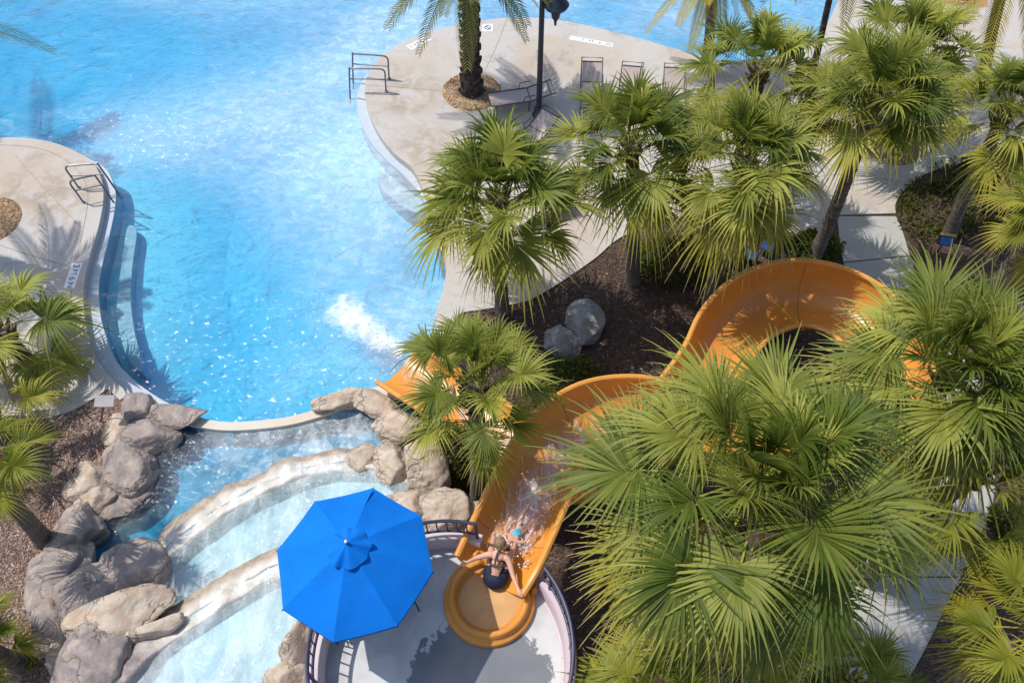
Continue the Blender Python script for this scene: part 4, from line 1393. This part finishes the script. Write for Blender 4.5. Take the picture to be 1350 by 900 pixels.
def shrub(px, py, rad, n, size, seed, label, z=ZG, mat='shrub'):
    rng = random.Random(seed)
    c = at(px, py, z)
    rt = empty('shrub', c, label, 'shrub', 'dark green shrubs')
    mb = LeafMB(); leaf_cloud(mb, (0, 0, .05), rad, n, size, rng)
    mb.build('foliage', M[mat], rt, angle=None)
    mb = MB()
    for k in range(7):
        a = k * .9
        mb.tube([(0, 0, -.05), (math.cos(a) * rad[0] * .35, math.sin(a) * rad[1] * .35, rad[2] * .5), (math.cos(a) * rad[0] * .6, math.sin(a) * rad[1] * .6, rad[2] * .8)], [.03, .018, .006], 5)
    mb.build('stem', M['trunk'], rt)
shrub(610, 612, (.75, .7, 1.5), 2600, .10, 51, 'shrub between the pale rock slab and the trunk of the small palm')
shrub(890, 352, (1.05, .8, .95), 2600, .11, 52, 'wide shrub behind the slide curve, left of the blue floodlights')
shrub(950, 335, (.7, .6, .8), 1500, .11, 53, 'shrub between the light green palm and the blue floodlights')
shrub(1072, 332, (.72, .5, .6), 1500, .12, 54, 'shrub around the foot of the tall bare palm trunk')
shrub(748, 515, (.9, .8, .7), 1900, .11, 55, 'shrub in shade behind the upper slide, below the grey boulders')
shrub(1335, 735, (.5, .5, .5), 1000, .10, 56, 'low dark shrub right of the walkway')
shrub(1330, 690, (.45, .45, .4), 800, .10, 57, 'small dark shrub at the right edge over the walkway bed')

def cover():
    rng = random.Random(77)
    poly = P([(1184, 268), (1195, 250), (1222, 230), (1280, 211), (1350, 196), (1480, 190), (1480, 330), (1320, 300), (1262, 318), (1205, 315), (1192, 300)], ZG)
    def inside(x, y):
        r = False
        for a, b in zip(poly, poly[1:] + poly[:1]):
            if (a.y > y) != (b.y > y) and x < (b.x - a.x) * (y - a.y) / (b.y - a.y) + a.x: r = not r
        return r
    xs = [p.x for p in poly]; ys = [p.y for p in poly]
    mb = LeafMB()
    cnt = 0
    while cnt < 520:
        x, y = rng.uniform(min(xs), max(xs)), rng.uniform(min(ys), max(ys))
        if not inside(x, y): continue
        cnt += 1
        leaf_cloud(mb, (x, y, ZG), (.24, .24, .20 + .12 * rng.random()), 26, .10, rng)
    tag(mb.build('ground_cover', M['cover'], angle=None), 'low olive green ground cover beside the walkway', 'ground cover', kind='stuff')
cover()

def spiky():
    c = at(43, 868, ZG)
    rng = random.Random(9)
    rt = empty('spiky_plant', c, 'small spiky plant in the bark beside the cascade rocks', 'plant')
    mb = LeafMB()
    for k in range(70):
        az = k * 2.4; el = R(rng.uniform(5, 80))
        d = V((math.cos(el) * math.cos(az), math.cos(el) * math.sin(az), math.sin(el)))
        sd = V((-math.sin(az), math.cos(az), 0)); L = rng.uniform(.3, .52)
        q = [d * L * u - UP * L * .3 * u * u + UP * .03 for u in (0, .35, .7, 1)]
        mb.strip(q, [sd] * 4, UP, [.012, .02, .014, .002], rng.random(), [0, .3, .6, 1], rng.random() * .8)
    mb.build('leaves', M['fan'], rt, angle=None)
    MB().lathe([(.05, -.03), (.06, .03), (.04, .08), (.001, .1)], (0, 0, 0), 10).build('stem', M['trunk'], rt)
spiky()

# bark chips scattered over the visible beds
def chips(name, poly_px, n, mat, seed):
    rng = random.Random(seed)
    poly = P(poly_px, ZG)
    def inside(x, y):
        r = False
        for a, b in zip(poly, poly[1:] + poly[:1]):
            if (a.y > y) != (b.y > y) and x < (b.x - a.x) * (y - a.y) / (b.y - a.y) + a.x: r = not r
        return r
    xs = [p.x for p in poly]; ys = [p.y for p in poly]
    mb = MB(); tv = []
    cnt = 0
    while cnt < n:
        x, y = rng.uniform(min(xs), max(xs)), rng.uniform(min(ys), max(ys))
        if not inside(x, y): continue
        cnt += 1
        L = rng.uniform(.03, .085); w_ = rng.uniform(.012, .03)
        rot = Matrix.Rotation(rng.uniform(0, 3.14), 3, 'Z') @ Matrix.Rotation(rng.uniform(-.5, .5), 3, 'Y') @ Matrix.Rotation(rng.uniform(-.5, .5), 3, 'X')
        c = V((x, y, ZG + .03))
        vs = [c + rot @ V(q) for q in ((-L / 2, -w_ / 2, 0), (L / 2, -w_ / 3, 0), (L / 2, w_ / 3, .008), (-L / 2, w_ / 2, .008))]
        mb.add(vs, [(0, 1, 2, 3)])
        t = rng.random(); tv += [t] * 4
    mb.a['tint'] = tv
    tag(mb.build(name, mat, smooth=False), 'loose bark chips covering the planting bed', 'bark', kind='stuff')
def chip_mat(name, a, b, c_):
    m = Mat(name)
    t = m.attr('tint')
    c = m.mix(m.rmp(t, 0, .8), a, b)
    c = m.mix(m.rmp(t, .9, .97), c, c_)
    return m.done(m.pbr(c, .9, .1))
chips('bark_chips', [(570, 440), (606, 418), (670, 405), (740, 374), (818, 316), (1003, 300), (1090, 330), (1130, 520), (900, 760), (750, 880), (640, 640)], 16000, chip_mat('bark_chip_brown', (.05, .033, .028), (.15, .10, .08), (.42, .36, .31)), 5)
chips('bark_chips', [(150, 520), (112, 535), (30, 560), (-30, 562), (-30, 910), (120, 910), (50, 800), (60, 720), (100, 640), (150, 570)], 10000, chip_mat('bark_chip_red', (.15, .09, .07), (.38, .27, .22), (.58, .50, .45)), 6)

# ------------------------------------------------------------------ deck furniture
def lounger(c, rz, label, back=35, proto=[]):
    rt = empty('sun_lounger', c, label, 'sun lounger', 'mauve beige sling loungers', rz)
    W, Ls, Lb = .66, 1.25, .78
    z = .36; bz = math.sin(R(back)) * Lb; by = math.cos(R(back)) * Lb
    # local: head end at +y
    MB().grid([[V((x, -Ls + Ls * j / 8, z - .015 * math.sin(j / 8 * math.pi))) for j in range(9)] for x in (-W / 2 + .03, W / 2 - .03)]).build('seat', M['sling'], rt)
    MB().grid([[V((x, by * (.02 + .80 * j / 6), z + bz * (.02 + .80 * j / 6) - .02 * math.sin(j / 6 * math.pi))) for j in range(7)] for x in (-W / 2 + .03, W / 2 - .03)]).build('backrest', M['sling'], rt)
    MB().tube([(-W / 2, 0, z), (-W / 2, by, z + bz), (W / 2, by, z + bz), (W / 2, 0, z)], .022, 8).build('back_frame', M['bronze'], rt)
    MB().tube([(-W / 2, by * .84, z + bz * .84), (W / 2, by * .84, z + bz * .84)], .02, 8).build('crossbar', M['bronze'], rt)
    MB().tube([(-W / 2, 0, z), (-W / 2, -Ls, z), (W / 2, -Ls, z), (W / 2, 0, z), (-W / 2, 0, z)], .022, 8).build('seat_frame', M['bronze'], rt)
    for s in (-1, 1):
        for y in (-Ls + .18, -.05):
            MB().tube([(s * W / 2, y, z), (s * (W / 2 + .01), y - .03, .0)], .018, 8).build('leg', M['bronze'], rt)
        MB().tube([(s * W / 2, -.25, z), (s * (W / 2 + .02), -.2, z + .2), (s * (W / 2 + .02), .12, z + .22)], .016, 8).build('armrest', M['bronze'], rt)
    return rt
def put_lounger(hx, hy, rz, label, back=35, zz=.8):
    """hx, hy: photo pixel of the middle of the head bar"""
    p = at(hx, hy, zz)
    by = math.cos(R(back)) * .78
    c = V((p.x + math.sin(rz) * by, p.y - math.cos(rz) * by, ZD + .003))
    lounger(c, rz, label, back)
put_lounger(780, 87, R(-3), 'sling lounger with its raised back fully visible, leftmost of the row of three')
put_lounger(833, 93, R(-8), 'middle lounger of the row of three by the far pool edge')
put_lounger(888, 95, R(-4), 'lounger nearest the yellow palm, last of the row of three')
put_lounger(728, 126, R(-78), 'flat sling lounger beside the gravel ring, crossed by the lamp post', 14, .5)
put_lounger(728, 158, R(-40), 'lounger with a dark head bar beside the foot of the lamp post', 25, .6)
put_lounger(752, 262, R(-62), 'beige lounger half hidden under the mid picture fan palm', 22, .55)

def lamp():
    b = at(710, 152, ZD)
    top = at_y(717.5, -52, b.y)
    hgt = top.z - b.z
    rt = empty('street_lamp', b, 'tall dark lamp post with a hanging lantern standing on the deck', 'street lamp')
    MB().tube([(0, 0, 0), (0, 0, .25), (0, 0, .3), (0, 0, 1.2), (0, 0, hgt)], [.13, .12, .09, .085, .07], 14).build('post', M['blackm'], rt)
    MB().lathe([(.20, 0), (.20, .06), (.15, .12), (.13, .3), (.11, .34), (0, .34)], (0, 0, .002), 20).build('base', M['blackm'], rt)
    tip = at_y(732, 34, b.y) - b
    x = tip.x
    zt = tip.z
    MB().tube([(0, 0, hgt - .3), (.02, 0, hgt + .1), (x * .5, 0, hgt + .25), (x, 0, hgt + .12), (x, 0, zt + 1.1)], .035, 10).build('arm', M['blackm'], rt)
    MB().lathe([(0, 0), (.035, .02), (.04, .12), (.055, .17), (.11, .26), (.13, .36), (.14, .44), (.32, .58), (.36, .66), (.30, .72), (.20, .92), (.05, 1.08), (0, 1.1)], (x, 0, zt), 24).build('lantern', M['blackm'], rt)
lamp()

# hand rails
def hand_rail(foot, wat, foot_top, label):
    f = at(*foot, ZD); w_ = at(*wat, -.25)
    rt = empty('hand_rail', f, label, 'hand rail', 'bent steel pool hand rails')
    d = V((w_.x - f.x, w_.y - f.y, 0)); L = d.length; d.normalize()
    h = .86
    q = lambda u, z: d * u + UP * z
    pts = catmull([q(0, 0), q(-.03, .45), q(-.05, h - .14), q(.0, h - .03), q(.14, h), q(L * .45, h), q(L * .80, h - .02), q(L * .86, h - .10), q(L, w_.z - f.z)], 5)
    MB().tube(pts, .026, 8).build('top_bar', M['steel'], rt)
    MB().tube([q(-.03, .48), q(L * .90, .46)], .02, 8).build('middle_bar', M['steel'], rt)
    MB().lathe([(.06, 0), (.055, .02), (.03, .03)], (0, 0, 0.003), 14).build('foot_plate', M['steel'], rt)
hand_rail((104, 248), (161, 262), None, 'upper of the two bent hand rails on the left deck corner')
hand_rail((110, 267), (156, 276), None, 'lower of the two bent hand rails on the left deck corner')
hand_rail((513, 104), (466, 118), None, 'upper of the two bent hand rails on the rounded deck tip')
hand_rail((509, 121), (462, 138), None, 'lower of the two bent hand rails on the rounded deck tip')

def text_mesh(txt, size):
    cu = bpy.data.curves.new('lettering', 'FONT')
    cu.body = txt; cu.size = size; cu.align_x = 'CENTER'; cu.align_y = 'CENTER'; cu.extrude = .001
    ob = bpy.data.objects.new('lettering', cu)
    COL.objects.link(ob)
    dg = bpy.context.evaluated_depsgraph_get()
    me = bpy.data.meshes.new_from_object(ob.evaluated_get(dg))
    bpy.data.objects.remove(ob); bpy.data.curves.remove(cu)
    me.name = 'lettering'
    me.materials.clear(); me.materials.append(M['letter'])
    return me
def marker(a, b, words, label, size=.20, flip=1):
    A, Bp = at(*a, ZD), at(*b, ZD)
    c = (A + Bp) / 2
    d = Bp - A
    rz = math.atan2(d.y, d.x)
    rt = empty('depth_marker', (c.x, c.y, ZD), label, 'depth marker', 'depth markers on the deck', rz)
    n_ = len(words); L = d.length; tw = L / n_
    for i, wd in enumerate(words):
        x = -L / 2 + tw * (i + .5)
        MB().box((x, 0, .004), (tw - .012, size * 1.35, .008)).build('tile', M['tile'], rt, smooth=False)
        if wd:
            me = text_mesh(wd, min(size, tw * 1.5 / max(1, len(wd))) * 1.15)
            o = bpy.data.objects.new('lettering', me); o.location = (x, 0, .0105); COL.objects.link(o); o.parent = rt
marker((102, 347), (91, 380), ['3', 'FT', '6', 'IN'], 'white tiled depth marker strip on the left deck', .22)
marker((539, 64), (566, 50), ['1', 'FT', '6', 'IN'], 'white depth marker strip left of the thick palm trunk', .22)
marker((751, 50), (808, 60), ['', '3', 'FT', '6', 'IN'], 'faded depth marker strip near the far pool edge above the loungers', .15)
# no-diving tile
c = at(643, 37, ZD)
rt = empty('warning_tile', (c.x, c.y, ZD), 'single white square tile with a dark round emblem beside the palm trunk', 'tile marker')
MB().box((0, 0, .004), (.36, .42, .008)).build('tile', M['tile'], rt, smooth=False)
MB().tube([V((math.cos(2 * math.pi * k / 24) * .10, math.sin(2 * math.pi * k / 24) * .10, .012)) for k in range(25)], .016, 6, False).tube([(-.07, .07, .012), (.07, -.07, .012)], .014, 6).build('emblem', M['letter'], rt)

# floodlights and signs
def flood(px, py, z, rz, label, glass, cap=False, tilt=50):
    c = at(px, py, z)
    b = V((c.x, c.y, ZG))
    rt = empty('garden_floodlight', b, label, 'floodlight', 'garden floodlights', rz)
    h = z - ZG
    rot = Matrix.Rotation(R(tilt), 3, 'X')
    MB().tube([(0, 0, -.05), (0, .02, h - .08)], .02, 8).build('stake', M['blackm'], rt)
    bm = MB().box((0, 0, h), (.34, .24, .20), rot)
    bm.box(V((0, 0, h)) + rot @ V((0, 0, .105)), (.37, .27, .02), rot)
    bm.build('housing', M['blackm'], rt, smooth=False)
    MB().box(V((0, 0, h)) + rot @ V((0, 0, .122)), (.31, .21, .012), rot).build('lens', M[glass], rt, smooth=False)
    if cap: MB().box(V((0, .0, h)) + rot @ V((0, .17, .13)), (.38, .06, .08), rot).build('yellow_visor', M['yellow'], rt, smooth=False)
flood(1246, 317, .85, R(-12), 'blue lensed floodlight with a yellow visor on a stake in the ground cover', 'lampblue', True)
flood(1329, 309, .75, R(-35), 'teal lensed floodlight under the yellow palm at the right', 'lampgreen')
flood(992, 335, .6, R(-40), 'nearer of two blue floodlights side by side on the shaded bark', 'lampblue')
flood(1013, 324, .6, R(-40), 'farther of two blue floodlights side by side on the shaded bark', 'lampblue')
# grey sign on the left bed
b = at(131, 556, ZG)
rt = empty('garden_sign', b, 'small grey sign plate on a thin black stake in the left bark bed', 'sign')
tp = at_y(139, 528, b.y - .02) - b
MB().tube([(0, 0, -.05), tp + V((0, 0, .0))], .016, 8).build('stake', M['blackm'], rt)
MB().box(tp + V((-.01, -.02, .02)), (.44, .27, .015), Matrix.Rotation(R(20), 3, 'X')).build('plate', M['signgrey'], rt, smooth=False)
# terracotta edging at the top right
tag(slab_mb(P([(1222, 5), (1302, 9), (1304, -30), (1222, -30)], ZD + .004), ZD + .004, ZD - .1).build('terracotta_paving', M['brickred'], smooth=False), kind='structure')
